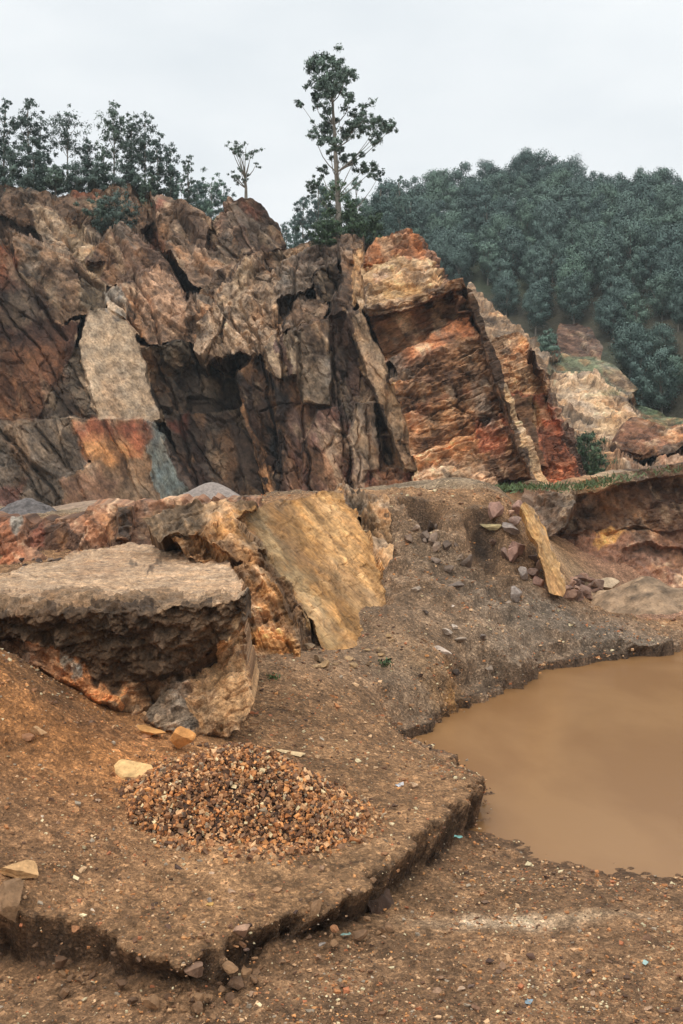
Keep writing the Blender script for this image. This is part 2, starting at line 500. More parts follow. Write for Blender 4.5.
for (px, py, Yy, dz) in [(420, 494, 24.6, 0), (470, 493, 24.8, 0), (505, 494, 24.8, 0), (392, 496, 24.2, 0), (420, 509, 23.7, 0), (460, 509, 23.7, 0), (450, 522, 23.1, 0), (500, 512, 23.9, 0), (340, 649, 16.5, 0), (362, 630, 17.7, 0), (386, 608, 19.1, 0), (340, 570, 19.5, -.8), (300, 560, 18.5, -.7), (370, 560, 20.5, -.7), (360, 520, 22.3, -.6), (320, 600, 17.6, -.5), (388, 560, 21.6, -.1)]:
    q = at(px, py, Yy); CP.append((q.x, q.y, q.z + dz))
CP += [(2, 26.6, 3.46), (.6, 25.8, 3.42), (4, 26.8, 3.45), (2, 29.5, 3.46), (4.6, 29.5, 3.42), (1.2, 24.6, 3.38), (3, 25.2, 3.42), (5.3, 27, 1.5), (7, 24, .45), (9, 27, .0), (12, 27, 0), (16, 27, 0), (22, 27, .2), (8.6, 31, .0), (12, 32, 0), (18, 32, .1), (24, 33, .3), (5.9, 25, .55),
       (7, 28.5, .1), (6.2, 33, 2.2), (9, 40, 2.4), (14, 41, 2.4), (20, 42, 2.4), (9, 50, 2.8), (20, 50, 2.8), (26, 40, 2.5), (15, 24.5, .2), (20, 24, .2), (10, 25, .2)]
CP = np.array(CP)

def tps_fit(P, z, lam=0.02):
    n = len(P)
    d = np.linalg.norm(P[:, None] - P[None], axis=2)
    Kk = np.where(d > 0, d * d * np.log(d + 1e-12), 0) + lam * np.eye(n)
    A = np.zeros((n + 3, n + 3)); A[:n, :n] = Kk
    Q = np.concatenate([np.ones((n, 1)), P], 1); A[:n, n:] = Q; A[n:, :n] = Q.T
    return np.linalg.solve(A, np.concatenate([z, np.zeros(3)]))
TW = tps_fit(CP[:, :2], CP[:, 2])

def tps(X, Y):
    r = TW[-3] + TW[-2] * X + TW[-1] * Y
    for (a, b, _), w in zip(CP, TW[:-3]):
        d2 = (X - a) ** 2 + (Y - b) ** 2
        r = r + w * 0.5 * d2 * np.log(d2 + 1e-12)
    return r

# edge of the upper bench where it breaks down to the lower flat and the pond (photo pixel of its foot, z of the foot)
EDGE = [(-200, 960, .2), (0, 972, .15), (60, 972, .15), (90, 984, .12), (150, 1000, .10), (172, 1014, .10), (205, 1010, .10), (238, 990, .10), (285, 968, .10), (330, 948, .10),
        (372, 930, .08), (405, 904, .06), (440, 876, .05), (468, 846, .02), (486, 806, 0), (488, 782, 0), (468, 764, 0), (440, 760, 0), (418, 752, 0),
        (412, 741, 0), (440, 728, 0), (470, 714, 0), (482, 702, 0), (500, 694, 0), (530, 690, 0), (545, 676, 0), (580, 668, 0), (640, 659, 0), (690, 654, 0), (800, 648, 0), (1100, 640, 0)]
EDGE_W = [tuple(at_z(*p))[:2] for p in EDGE]
BENCH = EDGE_W + [(40, 30), (40, 70), (-50, 70), (-50, 7.0)]
POND_EDGE = [(482, 790), (462, 815), (455, 830), (490, 838), (515, 850), (530, 866), (570, 871), (610, 877), (690, 882), (800, 886)]

def smooth_noise2(X, Y, sc, o, s):
    return fbm(np.stack([X, Y, np.zeros_like(X)], 1), sc, o, s)

HOLES = []
def ground_z(X, Y, detail=True):
    wx = X + 0.13 * smooth_noise2(X, Y, 0.5, 3, 3) + .16 * smooth_noise2(X, Y, 0.2, 4, 5); wy = Y + 0.15 * smooth_noise2(X, Y, 0.5, 3, 4) + .18 * smooth_noise2(X, Y, .2, 4, 6)
    up = tps(X, Y)
    m = inside(BENCH, wx, wy)
    d = polydist(EDGE_W, wx, wy, closed=False)
    sd = np.where(m, d, -d)
    # lower flat: slopes gently into the pond
    ppts = [tuple(at_z(p[0], p[1], 0.0))[:2] for p in POND_EDGE]
    pond_poly = ppts + [(30, 9.5), (30, 24), tuple(at_z(690, 652, 0))[:2], tuple(at_z(545, 674, 0))[:2], tuple(at_z(412, 741, 0))[:2], tuple(at_z(470, 770, 0))[:2]]
    pin = inside(pond_poly, wx, wy); pd = polydist(ppts, wx, wy, closed=False)
    spd = np.where(pin, -pd, pd)
    low = np.clip(0.012 + 0.10 * np.clip(spd, -9, 1.1), -0.6, 0.2)
    low = low + 0.03 * np.clip(7.4 - Y, 0, 3)
    soft = sstep(12.3, 13.5, Y) * sstep(-.3, .25, smooth_noise2(X, Y, 1.1, 3, 83) + .05)
    w = sstep(-0.02, 0.10 + .55 * soft, sd)
    # a rounded brow and a few slumped lumps at the foot
    brow = -0.09 * np.exp(-np.clip(sd, 0, 9) / 0.11)
    far = sstep(12.5, 15, Y)
    z = low * (1 - w) + np.maximum(up + brow * (1 - 0.3 * far), low) * w
    slump = 0.10 * np.exp(-np.clip(-sd, 0, 9) / 0.18) * (0.5 + smooth_noise2(X, Y, 0.35, 3, 44)) * (1 - w) * (1 - far)
    z = z + np.maximum(slump, 0)
    for (hx, hy, hr, hd) in HOLES:
        dy = (Y - hy) / np.where(Y < hy, hr * 2.2, hr * .5)
        z = z - hd * np.exp(-(((X - hx) / hr) ** 2 + dy ** 2) ** 2)
    if detail:
        P = np.stack([X, Y, z * 1.0], 1)
        bank = sstep(17, 20, Y) * sstep(28.0, 26.0, Y) * sstep(-.2, .8, X) * w
        q = z / .30 + 1.1 * smooth_noise2(X, Y, 1.4, 3, 91) + .35 * smooth_noise2(X, Y, .35, 3, 92); fr = q - np.floor(q)
        z = z + bank * (.5 + .9 * sstep(-.1, .3, smooth_noise2(X, Y, 1.7, 3, 93))) * .15 * (np.where(fr < .8, -fr / .8, (fr - .8) / .2 - 1.0) + .5)
        bank = bank * (1 - .7 * sstep(23.6, 24.6, Y))
        z = z + bank * .16 * smooth_noise2(X, Y, .55, 4, 94)
        rough = 0.55 + 0.6 * sstep(14, 20, Y)
        z = z + rough * (0.09 * smooth_noise2(X, Y, 1.3, 4, 11) + 0.045 * smooth_noise2(X, Y, 0.28, 4, 12))
        wet = sstep(-0.1, 0.1, spd) if True else 1
        z = np.where((spd < 0.15) & (w < 0.5), low + (z - low) * 0.35, z)
        c, dv, e, _c, _d = cells(np.stack([X / 0.11, Y / 0.11, np.zeros_like(X)], 1), 61)
        hh = _h(c[:, 0], c[:, 1], c[:, 2], 71)
        z = z + np.where(hh > 0.55, 0.022 * hh * np.clip(1 - 2.4 * (dv[:, :2] ** 2).sum(1), 0, 1), 0)
    return z, w, sd, spd

def blob(X, Y, px, py, z, rx, ry=None):
    """soft spot centred where the photo pixel meets height z; radii in metres"""
    c = at_z(px, py, z); ry = ry or rx
    return np.exp(-((X - c[0]) / rx) ** 2 - ((Y - c[1]) / ry) ** 2)

def build_ground():
    nu, nvv = 760, 760
    k = np.linspace(0, 1, nvv)
    yy = 5.6 * (52 / 5.6) ** k                     # rows get wider with distance
    a = np.linspace(-0.62, 0.70, nu)
    A, Yg = np.meshgrid(a, yy)
    Xg = A * (Yg + 1.5)
    X, Y = Xg.ravel(), Yg.ravel()
    z, w, sd, spd = ground_z(X, Y)
    # undercut: the foot of the broken edge runs in under its brow
    def sdist(x, y):
        m = inside(BENCH, x, y); d = polydist(EDGE_W, x, y, closed=False)
        return np.where(m, d, -d)
    h = .12
    gx = (sdist(X + h, Y) - sdist(X - h, Y)) / (2 * h); gy = (sdist(X, Y + h) - sdist(X, Y - h)) / (2 * h)
    gl = np.hypot(gx, gy) + 1e-6
    us = .20 * (1 - w) * sstep(-.45, -.01, sd) * (.5 + .9 * np.clip(.5 + smooth_noise2(X, Y, .7, 3, 64), 0, 1.2))
    V = np.stack([X + us * gx / gl, Y + us * gy / gl, z], 1)
    g = 1.42
    c = np.tile(lin((134, 98, 64), g), (len(X), 1))
    def mixc(wt, col, gg=1.42):
        nonlocal c
        wt = np.clip(wt, 0, 1)[:, None]
        c = c * (1 - wt) + lin(col, gg) * wt
    n = smooth_noise2(X, Y, 1.6, 5, 31); nf = smooth_noise2(X, Y, 0.4, 4, 35)
    mixc((1 - w) * 0.8, (122, 90, 62))                                   # lower flat
    mixc(blob(X, Y, 250, 860, .5, 1.6, .8) * 0.7, (158, 118, 78))        # trodden tan strip below the pile
    mixc(blob(X, Y, 330, 850, .5, 1.2, .6) * 0.6, (158, 118, 80))
    mixc(blob(X, Y, 60, 800, 1.0, 1.6, 1.4) * 0.6, (125, 86, 54))
    mixc(blob(X, Y, 15, 670, 1.9, 1.7, .95) * (1.0 + 1.0 * n), (176, 112, 48))   # orange soil
    mixc(blob(X, Y, 85, 690, 1.5, .5, .5) * (0.9 + 1.3 * n), (172, 112, 50))
    mixc(blob(X, Y, 100, 725, 1.2, .7, .5) * 0.55, (96, 66, 46))
    mixc(sstep(13, 17, Y) * sstep(-3.2, -0.5, X) * sstep(25, 21, Y) * (0.75 + 0.6 * n), (118, 99, 82))  # grey mound
    mixc(blob(X, Y, 430, 560, 2.1, 1.4, 1.8) * 0.55, (130, 108, 88))
    mixc(blob(X, Y, 400, 640, 1.1, .9, 1.0) * (0.55 + 1.4 * n), (124, 92, 58))
    mixc(blob(X, Y, 460, 690, .4, .45, .7) * (0.7 + nf), (158, 114, 60))
    mixc(blob(X, Y, 600, 640, .4, 3.2, 1.2) * (0.8 + n), (100, 86, 74))
    mixc(sstep(25, 26.5, Y) * sstep(6, 3.5, X), (128, 108, 86))                # ledge road
    mixc(sstep(25, 26.5, Y) * sstep(6.5, 8.5, X), (132, 96, 74))                # pit floor
    mixc(blob(X, Y, 640, 605, 0, 2.6, 1.5) * 0.9, (160, 134, 104))
    mixc(blob(X, Y, 490, 922, .12, .55, .13) * (1.0 + 1.6 * nf), (176, 150, 124))  # pale dusty spot
    mixc(blob(X, Y, 590, 918, .12, .45, .08) * (0.6 + nf), (160, 132, 104))
    for (hx, hy, hr, hd) in HOLES: mixc(np.exp(-(((X - hx) / hr) ** 2 + ((Y - hy) / (1.0 * hr)) ** 2)) * 1.0, (66, 53, 44))  # soil colour darkened inside the hollows to deepen their shade
    # dark damp soil on the broken edge and at the water line
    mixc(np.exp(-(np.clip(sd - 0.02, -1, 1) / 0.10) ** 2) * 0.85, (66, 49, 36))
    mixc(np.exp(-np.clip(spd, 0, 9) / 0.10) * (1 - w) * 0.6, (92, 66, 45))
    c *= (1 + 0.42 * n + 0.38 * nf)[:, None]
    pn = smooth_noise2(X, Y, 0.09, 3, 38)
    c *= (1 + 0.5 * pn)[:, None]
    c = np.clip(c * [1.03, .985, .875], 0.01, 0.7)
    face = np.exp(-((sd - 0.03) / 0.07) ** 2)
    ii = np.arange(nu * nvv).reshape(nvv, nu)
    q = np.stack([ii[:-1, :-1], ii[:-1, 1:], ii[1:, 1:], ii[1:, :-1]], -1).reshape(-1, 4)
    me = mesh_np('ground', V, q, c)
    o = link('ground', me, M['ground']); tag(o, kind='structure')
    return o

def gz(X, Y):
    X = np.atleast_1d(np.asarray(X, float)); Y = np.atleast_1d(np.asarray(Y, float))
    return ground_z(X, Y)[0]

def on_ground(px, py, zguess=0.5):
    """where the sight line through a photo pixel meets the ground"""
    ys = np.linspace(6.0, 40, 1400)
    X = (px - CX) / F * ys; Z = CAMZ - (py - HZ) / F * ys
    g = ground_z(X, ys, False)[0]
    k = np.argmax(Z <= g)
    return np.array([X[k], ys[k], g[k]])

_h1, _h2 = on_ground(421, 503), on_ground(482, 515)
HOLES += [(_h1[0], _h1[1] - .2, .46, .85), (_h2[0], _h2[1] - .2, .42, .75)]
M = {}
M['ground'] = ground_mat('gravelly_soil')
M['rock'] = rock_mat('quarry_rock', 1.0, 0.34)
M['rock_dip'] = rock_mat('dipping_rock', 1.9, 0.40, (1.0, 1.0, 0.55), -32, bump=1.2, joints=.18)
M['rock_bed'] = rock_mat('bedded_rock', 1.9, 0.38, (1.0, 1.0, 0.5), 70, bump=1.2, joints=.18)
M['slab_rock'] = rock_mat('ochre_slab_rock', 3.0, 0.30, (1.0, 1.0, 0.10), -30, bump=.6, joints=.05)
M['soil'] = rock_mat('cut_soil', 5.0, 0.42, bump=1.5, joints=.1)
M['ledge_soil'] = rock_mat('ledge_soil', 6.0, 0.45, bump=1.6, joints=.05)
M['near_rock'] = rock_mat('near_rock', 2.6, 0.32, (1, 1, 0.6), -30)
M['far_rock'] = rock_mat('far_rock', 0.7, 0.32)
M['stone'] = stone_mat('loose_stone')
build_ground()

# ================================================================== WATER
def build_pond():
    n = 90
    xs = np.linspace(-2.5, 34, n); ys = np.linspace(8.8, 26, n)
    X, Y = np.meshgrid(xs, ys)
    V = np.stack([X.ravel(), Y.ravel(), np.zeros(X.size)], 1)
    ii = np.arange(n * n).reshape(n, n)
    q = np.stack([ii[:-1, :-1], ii[:-1, 1:], ii[1:, 1:], ii[1:, :-1]], -1).reshape(-1, 4)
    m, nt, b = new_mat('muddy_water')
    tc = nd(nt, 'ShaderNodeTexCoord')
    n1 = nd(nt, 'ShaderNodeTexNoise', i_Scale=0.55, i_Detail=5.0, i_Roughness=0.55, i_Distortion=0.3)
    n2 = nd(nt, 'ShaderNodeTexNoise', i_Scale=7.0, i_Detail=3.0)
    mp = nd(nt, 'ShaderNodeMapping'); mp.inputs['Scale'].default_value = (1, 0.5, 1)
    nt.links.new(tc.outputs['Object'], mp.inputs['Vector'])
    nt.links.new(mp.outputs[0], n1.inputs['Vector']); nt.links.new(tc.outputs['Object'], n2.inputs['Vector'])
    a = lin((150, 104, 54), .84); c2 = lin((157, 112, 61), .90)
    c = ramp(nt, n1.outputs['Fac'], [(0.42, tuple(a)), (0.62, tuple(c2))])
    nt.links.new(c, b.inputs['Base Color'])
    b.inputs['Roughness'].default_value = 0.22; b.inputs['IOR'].default_value = 1.33
    b.inputs['Specular IOR Level'].default_value = 0.26
    bump_chain(nt, b, [(n2.outputs['Fac'], 0.01, 0.12)])
    o = link('pond_water', mesh_np('pond_water', V, q, None, True), m)
    tag(o, kind='structure')
build_pond()

# ================================================================== QUARRY CLIFF
def up(pts, Y): return [(x, y, Y) for x, y in pts]

def lean(pts, y0, Y0, y1, Y1, xs=0.0, xc=0.0):
    """points on a face that stands Y0 away at row y0 and leans back to Y1 at row y1; xs turns it sideways"""
    return [(x, y, Y0 + (Y1 - Y0) * (y - y0) / (y1 - y0) + xs * (x - xc)) for x, y in pts]

DARK = (62, 44, 35); TAN = (150, 124, 98); BRN = (118, 92, 72)
LEFT = [
 (lean([(-90, 172), (0, 184), (30, 191), (60, 196), (90, 187), (125, 183), (150, 195), (185, 206), (222, 222), (250, 240), (285, 246), (300, 252), (300, 525), (-90, 525)], 510, 49, 180, 61), BRN),
 (lean([(-90, 172), (0, 184), (30, 191), (60, 196), (90, 187), (128, 183), (152, 222), (120, 262), (85, 245), (45, 232), (0, 215), (-90, 200)], 260, 55.5, 180, 60), (104, 80, 62), 1.1),
 (lean([(25, 205), (50, 205), (75, 236), (70, 262), (45, 247)], 262, 52.5, 205, 57.5), (146, 122, 98)),
 (lean([(55, 228), (75, 230), (105, 250), (100, 280), (72, 262)], 280, 52.2, 228, 55), (142, 118, 90)),
 (lean([(150, 193), (175, 200), (204, 216), (240, 240), (262, 262), (228, 302), (192, 284), (160, 245)], 300, 51.5, 195, 58.5, 0.02, 200), (140, 112, 90), 1.2),
 (lean([(115, 222), (135, 230), (165, 262), (190, 300), (160, 300), (132, 284), (104, 284), (84, 262)], 290, 50.8, 222, 54.5, 0.03, 130), (116, 88, 70)),
 (lean([(72, 275), (88, 262), (106, 262), (96, 285), (84, 300)], 300, 51, 262, 52), (158, 130, 98)),
 (lean([(205, 250), (226, 196), (236, 199), (250, 240), (262, 262), (240, 262)], 262, 55, 196, 57.5, -0.06, 230), (128, 98, 80)),
 (lean([(234, 199), (248, 196), (262, 205), (278, 222), (287, 248), (268, 256), (258, 262), (244, 232)], 262, 54.6, 196, 58, 0.05, 250), (118, 84, 66)),
 (lean([(105, 287), (128, 282), (152, 268), (182, 290), (197, 322), (190, 347), (150, 345), (135, 332), (118, 320)], 345, 48.6, 270, 51.5, 0.01, 150), (152, 118, 92), .8),
 (lean([(190, 290), (215, 296), (230, 320), (215, 345), (195, 350), (186, 322)], 345, 48.5, 290, 51), (122, 98, 80)),
 (lean([(8, 228), (38, 240), (72, 262), (108, 282), (106, 312), (75, 316), (60, 328), (35, 294), (13, 264)], 325, 47.0, 228, 51.5, 0.015, 60), (124, 96, 72), .8),
 (lean([(102, 286), (118, 284), (127, 300), (124, 318), (108, 314)], 318, 47.4, 284, 49), (150, 138, 126), .3),
 (lean([(-90, 236), (0, 240), (14, 262), (36, 293), (62, 326), (80, 316), (72, 370), (62, 396), (40, 420), (-90, 420)], 420, 45.6, 240, 48.5), (72, 48, 37), .7, .6),
 (lean([(62, 372), (80, 338), (92, 380), (100, 420), (36, 420), (44, 408)], 420, 45.8, 340, 47.0), (90, 78, 66)),
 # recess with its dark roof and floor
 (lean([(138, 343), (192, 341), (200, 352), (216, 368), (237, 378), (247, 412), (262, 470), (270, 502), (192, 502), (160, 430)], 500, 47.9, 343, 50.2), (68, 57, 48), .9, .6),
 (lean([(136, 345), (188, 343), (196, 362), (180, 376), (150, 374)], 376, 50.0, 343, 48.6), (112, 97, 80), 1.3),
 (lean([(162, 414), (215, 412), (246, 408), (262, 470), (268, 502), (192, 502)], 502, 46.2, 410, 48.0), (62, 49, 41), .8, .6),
 # pale leaning slab
 (lean([(84, 318), (90, 309), (102, 306), (122, 318), (136, 332), (146, 365), (153, 395), (162, 420), (98, 420), (90, 392), (84, 370), (78, 340)], 420, 45.0, 306, 48.0, 0.01, 110), (176, 150, 122), .22, .4),
 # lower band, a step forward
 (lean([(-90, 418), (78, 418), (84, 446), (92, 470), (66, 520), (-90, 520)], 500, 44.0, 418, 45.1), (104, 90, 78), .8, .6),
 (lean([(70, 418), (146, 417), (156, 446), (166, 480), (160, 510), (58, 510), (60, 480), (90, 462)], 505, 43.8, 417, 44.7), (150, 116, 86), .22, .6),
 (lean([(144, 417), (154, 421), (176, 455), (198, 494), (190, 506), (162, 506), (152, 470)], 505, 43.6, 417, 44.5, 0.05, 160), (142, 146, 140), .3, .5),
 (lean([(160, 430), (176, 455), (200, 494), (192, 500), (176, 468)], 500, 44.6, 430, 46), (102, 84, 74), .4),
]
LP = [
 ([(-10, 242), (8, 240), (18, 270), (16, 292), (-10, 292)], (150, 84, 48), .8),
 ([(5, 350), (60, 340), (66, 380), (45, 415), (-20, 415), (-20, 385)], (138, 88, 54), .6, 9),
 ([(-20, 280), (20, 275), (50, 320), (60, 350), (0, 350)], (60, 40, 33), .6),
 ([(18, 240), (40, 250), (45, 280), (25, 275)], (122, 108, 94), .7),
 ([(76, 275), (105, 285), (105, 308), (80, 310)], (132, 118, 96), .6),
 ([(72, 418), (146, 416), (150, 440), (138, 460), (84, 466), (76, 440)], (188, 116, 66), .75),
 ([(74, 418), (146, 416), (148, 432), (76, 434)], (150, 76, 52), .7),
 ([(125, 420), (148, 420), (150, 438), (140, 455), (128, 440)], (158, 80, 54), .6),
 ([(80, 440), (130, 440), (128, 465), (86, 466)], (198, 138, 76), .7),
 ([(60, 478), (90, 468), (120, 478), (110, 505), (60, 505)], (120, 84, 68), .6),
 ([(0, 490), (25, 480), (18, 515), (0, 520)], (120, 60, 52), .5),
 ([(148, 425), (160, 440), (182, 480), (170, 500), (156, 470)], (128, 146, 148), .7),
 ([(75, 190), (100, 184), (96, 198), (76, 202)], (160, 90, 60), .6),
 ([(146, 228), (162, 236), (170, 248), (150, 250)], (140, 78, 52), .7),
 ([(160, 200), (172, 205), (168, 214), (156, 210)], (150, 80, 56), .7),
 ([(243, 200), (262, 208), (258, 222), (244, 214)], (170, 96, 62), .8),
 ([(262, 208), (282, 230), (286, 244), (272, 232)], (84, 76, 62), .7),
 ([(212, 236), (240, 245), (255, 262), (225, 270)], (164, 140, 112), .6),
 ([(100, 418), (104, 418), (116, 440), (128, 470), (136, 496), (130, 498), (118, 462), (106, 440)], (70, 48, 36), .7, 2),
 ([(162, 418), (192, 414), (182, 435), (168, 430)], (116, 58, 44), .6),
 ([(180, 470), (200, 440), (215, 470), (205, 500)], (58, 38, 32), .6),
]
LCR = [([(-5, 425), (30, 462), (62, 506)], 1.6, .35), ([(12, 452), (40, 500)], 1.2, .25), ([(36, 424), (70, 470), (84, 500)], 1.3, .25), ([(104, 419), (122, 455), (140, 502)], 1.2, .18),
       ([(112, 420), (130, 455), (148, 500)], .9, .12), ([(14, 262), (44, 308), (66, 340)], 1.6, .4), ([(70, 265), (108, 290), (140, 335)], 1.5, .35), ([(110, 228), (150, 300), (160, 342)], 1.5, .4),
       ([(160, 240), (196, 300), (214, 345)], 1.5, .4), ([(205, 222), (236, 262)], 1.5, .35), ([(226, 205), (250, 252)], 1.4, .35), ([(240, 204), (264, 256)], 1.2, .3), ([(40, 212), (72, 250)], 1.4, .3),
       ([(150, 345), (172, 400), (200, 494)], 1.4, .35), ([(-5, 300), (40, 350), (62, 396)], 1.1, .2), ([(130, 290), (150, 330)], 1.1, .2), ([(175, 205), (205, 262)], 1.3, .3)]
CCR = [([(262, 360), (276, 430), (284, 500)], 1.4, .35), ([(296, 330), (304, 420), (312, 500)], 1.3, .3), ([(330, 320), (340, 410), (352, 500)], 1.4, .35), ([(240, 300), (262, 352)], 1.3, .3),
       ([(300, 254), (290, 300), (300, 330)], 1.2, .3), ([(214, 300), (250, 340), (262, 362)], 1.2, .3), ([(320, 245), (340, 300)], 1.2, .3), ([(356, 404), (362, 500)], 1.0, .2), ([(368, 404), (372, 500)], .9, .15),
       ([(318, 405), (290, 402), (262, 410)], .9, .2), ([(276, 420), (300, 480)], 1.0, .2)]
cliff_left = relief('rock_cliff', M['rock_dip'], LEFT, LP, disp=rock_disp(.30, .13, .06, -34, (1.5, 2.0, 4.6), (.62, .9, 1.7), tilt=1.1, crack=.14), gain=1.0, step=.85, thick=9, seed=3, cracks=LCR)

CENTRE = [
 (lean([(196, 300), (215, 268), (245, 256), (288, 247), (310, 241), (330, 234), (345, 240), (362, 236), (374, 241), (420, 250), (430, 300), (430, 505), (262, 505), (248, 430), (236, 380), (205, 362)], 505, 47.5, 235, 53), (100, 80, 66)),
 (lean([(205, 330), (218, 292), (235, 268), (250, 256), (266, 262), (284, 276), (288, 300), (284, 345), (262, 366), (240, 352), (206, 366), (194, 345)], 360, 46.4, 256, 50.5, -0.01, 240), (166, 138, 112), 1.25),
 (lean([(195, 330), (210, 308), (228, 300), (222, 330), (205, 362), (194, 350)], 360, 46, 300, 47.6), (158, 132, 108), 1.2),
 (lean([(282, 264), (300, 252), (320, 243), (337, 237), (347, 250), (338, 263), (320, 273), (312, 287), (300, 292), (278, 302)], 300, 47.2, 237, 51.5), (124, 106, 92)),  # lit top of the block, light painted into its colour
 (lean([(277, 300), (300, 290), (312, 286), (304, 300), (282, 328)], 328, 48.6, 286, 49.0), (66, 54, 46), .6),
 (lean([(312, 274), (338, 259), (342, 286), (331, 302), (316, 302)], 302, 48.6, 259, 48.9), (60, 50, 44), .6),  # underside of the block, shade painted into its colour
 (lean([(278, 328), (300, 292), (318, 300), (328, 304), (326, 320), (300, 328)], 328, 46.8, 292, 48.3), (134, 106, 84), .8),
 (lean([(339, 241), (352, 240), (360, 262), (360, 302), (345, 317), (326, 321), (330, 302), (341, 285)], 320, 46.6, 240, 49.5), (104, 84, 70), .8),
 (lean([(340, 236), (362, 235), (366, 262), (350, 262), (344, 256)], 262, 48.0, 235, 50.3), (128, 104, 84)),
 # lower face
 (lean([(236, 380), (262, 350), (290, 328), (345, 313), (362, 312), (380, 350), (404, 420), (420, 480), (420, 505), (268, 505), (252, 440), (242, 400)], 505, 45.2, 315, 47.2), (106, 82, 72), .8),
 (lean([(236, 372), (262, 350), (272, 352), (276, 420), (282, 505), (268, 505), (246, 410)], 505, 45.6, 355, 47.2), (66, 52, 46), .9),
 (lean([(292, 328), (330, 318), (334, 350), (330, 405), (302, 405), (294, 360)], 405, 45.3, 318, 46.5), (130, 110, 90), .5),
 (lean([(318, 410), (342, 404), (350, 440), (350, 505), (300, 505), (302, 440)], 505, 44.7, 404, 45.6), (112, 80, 70), .8),
 (lean([(354, 404), (378, 402), (378, 440), (380, 505), (356, 505), (350, 440)], 505, 44.3, 402, 45.2, .01, 365), (146, 118, 96), .5),
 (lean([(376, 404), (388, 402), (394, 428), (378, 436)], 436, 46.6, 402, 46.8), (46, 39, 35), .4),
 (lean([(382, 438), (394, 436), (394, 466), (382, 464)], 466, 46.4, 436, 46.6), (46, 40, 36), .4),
 (lean([(366, 470), (420, 465), (424, 505), (366, 505)], 505, 43.9, 465, 45), (124, 74, 58), .8),
 # thin ribs of yellow rock
 (lean([(262, 348), (274, 330), (280, 352), (284, 380), (276, 378)], 380, 45.2, 330, 46.3), (166, 140, 112), .5),
 (lean([(286, 328), (294, 330), (298, 376), (290, 376)], 376, 45, 328, 46.2), (158, 136, 110), .5),
 (lean([(238, 404), (244, 402), (262, 450), (276, 492), (270, 496), (256, 458)], 496, 44.6, 402, 46.2), (160, 112, 68), .5),
 (lean([(354, 250), (363, 248), (366, 272), (374, 304), (360, 314), (354, 290)], 314, 45.8, 248, 49.3), (180, 142, 98), .6, .6),
 (lean([(345, 312), (362, 308), (378, 344), (398, 388), (416, 430), (420, 474), (404, 470), (392, 440), (376, 396), (358, 352)], 474, 43.4, 308, 45.9, -.01, 380), (172, 138, 102), .55, .6),
]
CPT = [
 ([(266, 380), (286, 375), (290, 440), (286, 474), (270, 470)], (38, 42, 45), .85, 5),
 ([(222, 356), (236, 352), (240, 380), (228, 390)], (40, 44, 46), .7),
 ([(240, 410), (262, 400), (276, 470), (250, 470)], (74, 52, 40), .6),
 ([(290, 440), (330, 440), (345, 500), (288, 500)], (112, 72, 60), .5, 7),
 ([(340, 430), (356, 430), (356, 500), (340, 500)], (126, 78, 62), .55),
 ([(332, 340), (345, 340), (352, 420), (342, 450), (332, 400)], (70, 62, 58), .6),
 ([(338, 345), (352, 345), (356, 375), (345, 380)], (52, 46, 42), .7),
 ([(318, 410), (338, 420), (334, 500), (322, 500)], (150, 122, 104), .4),
 ([(392, 440), (412, 430), (420, 470), (396, 470)], (124, 96, 74), .5),
 ([(230, 275), (252, 262), (256, 275), (236, 292)], (186, 158, 124), .5),
 ([(250, 285), (275, 285), (268, 310), (250, 305)], (120, 96, 76), .6),
 ([(300, 318), (318, 304), (320, 315), (304, 325)], (150, 126, 100), .4),
]
cliff_centre = relief('rock_cliff', M['rock_dip'], CENTRE, CPT, disp=rock_disp(.26, .13, .06, -22, (1.4, 1.8, 3.4), (.55, .8, 1.4), tilt=1.2, crack=.16), gain=1.0, step=.85, thick=8, seed=8, cracks=CCR)

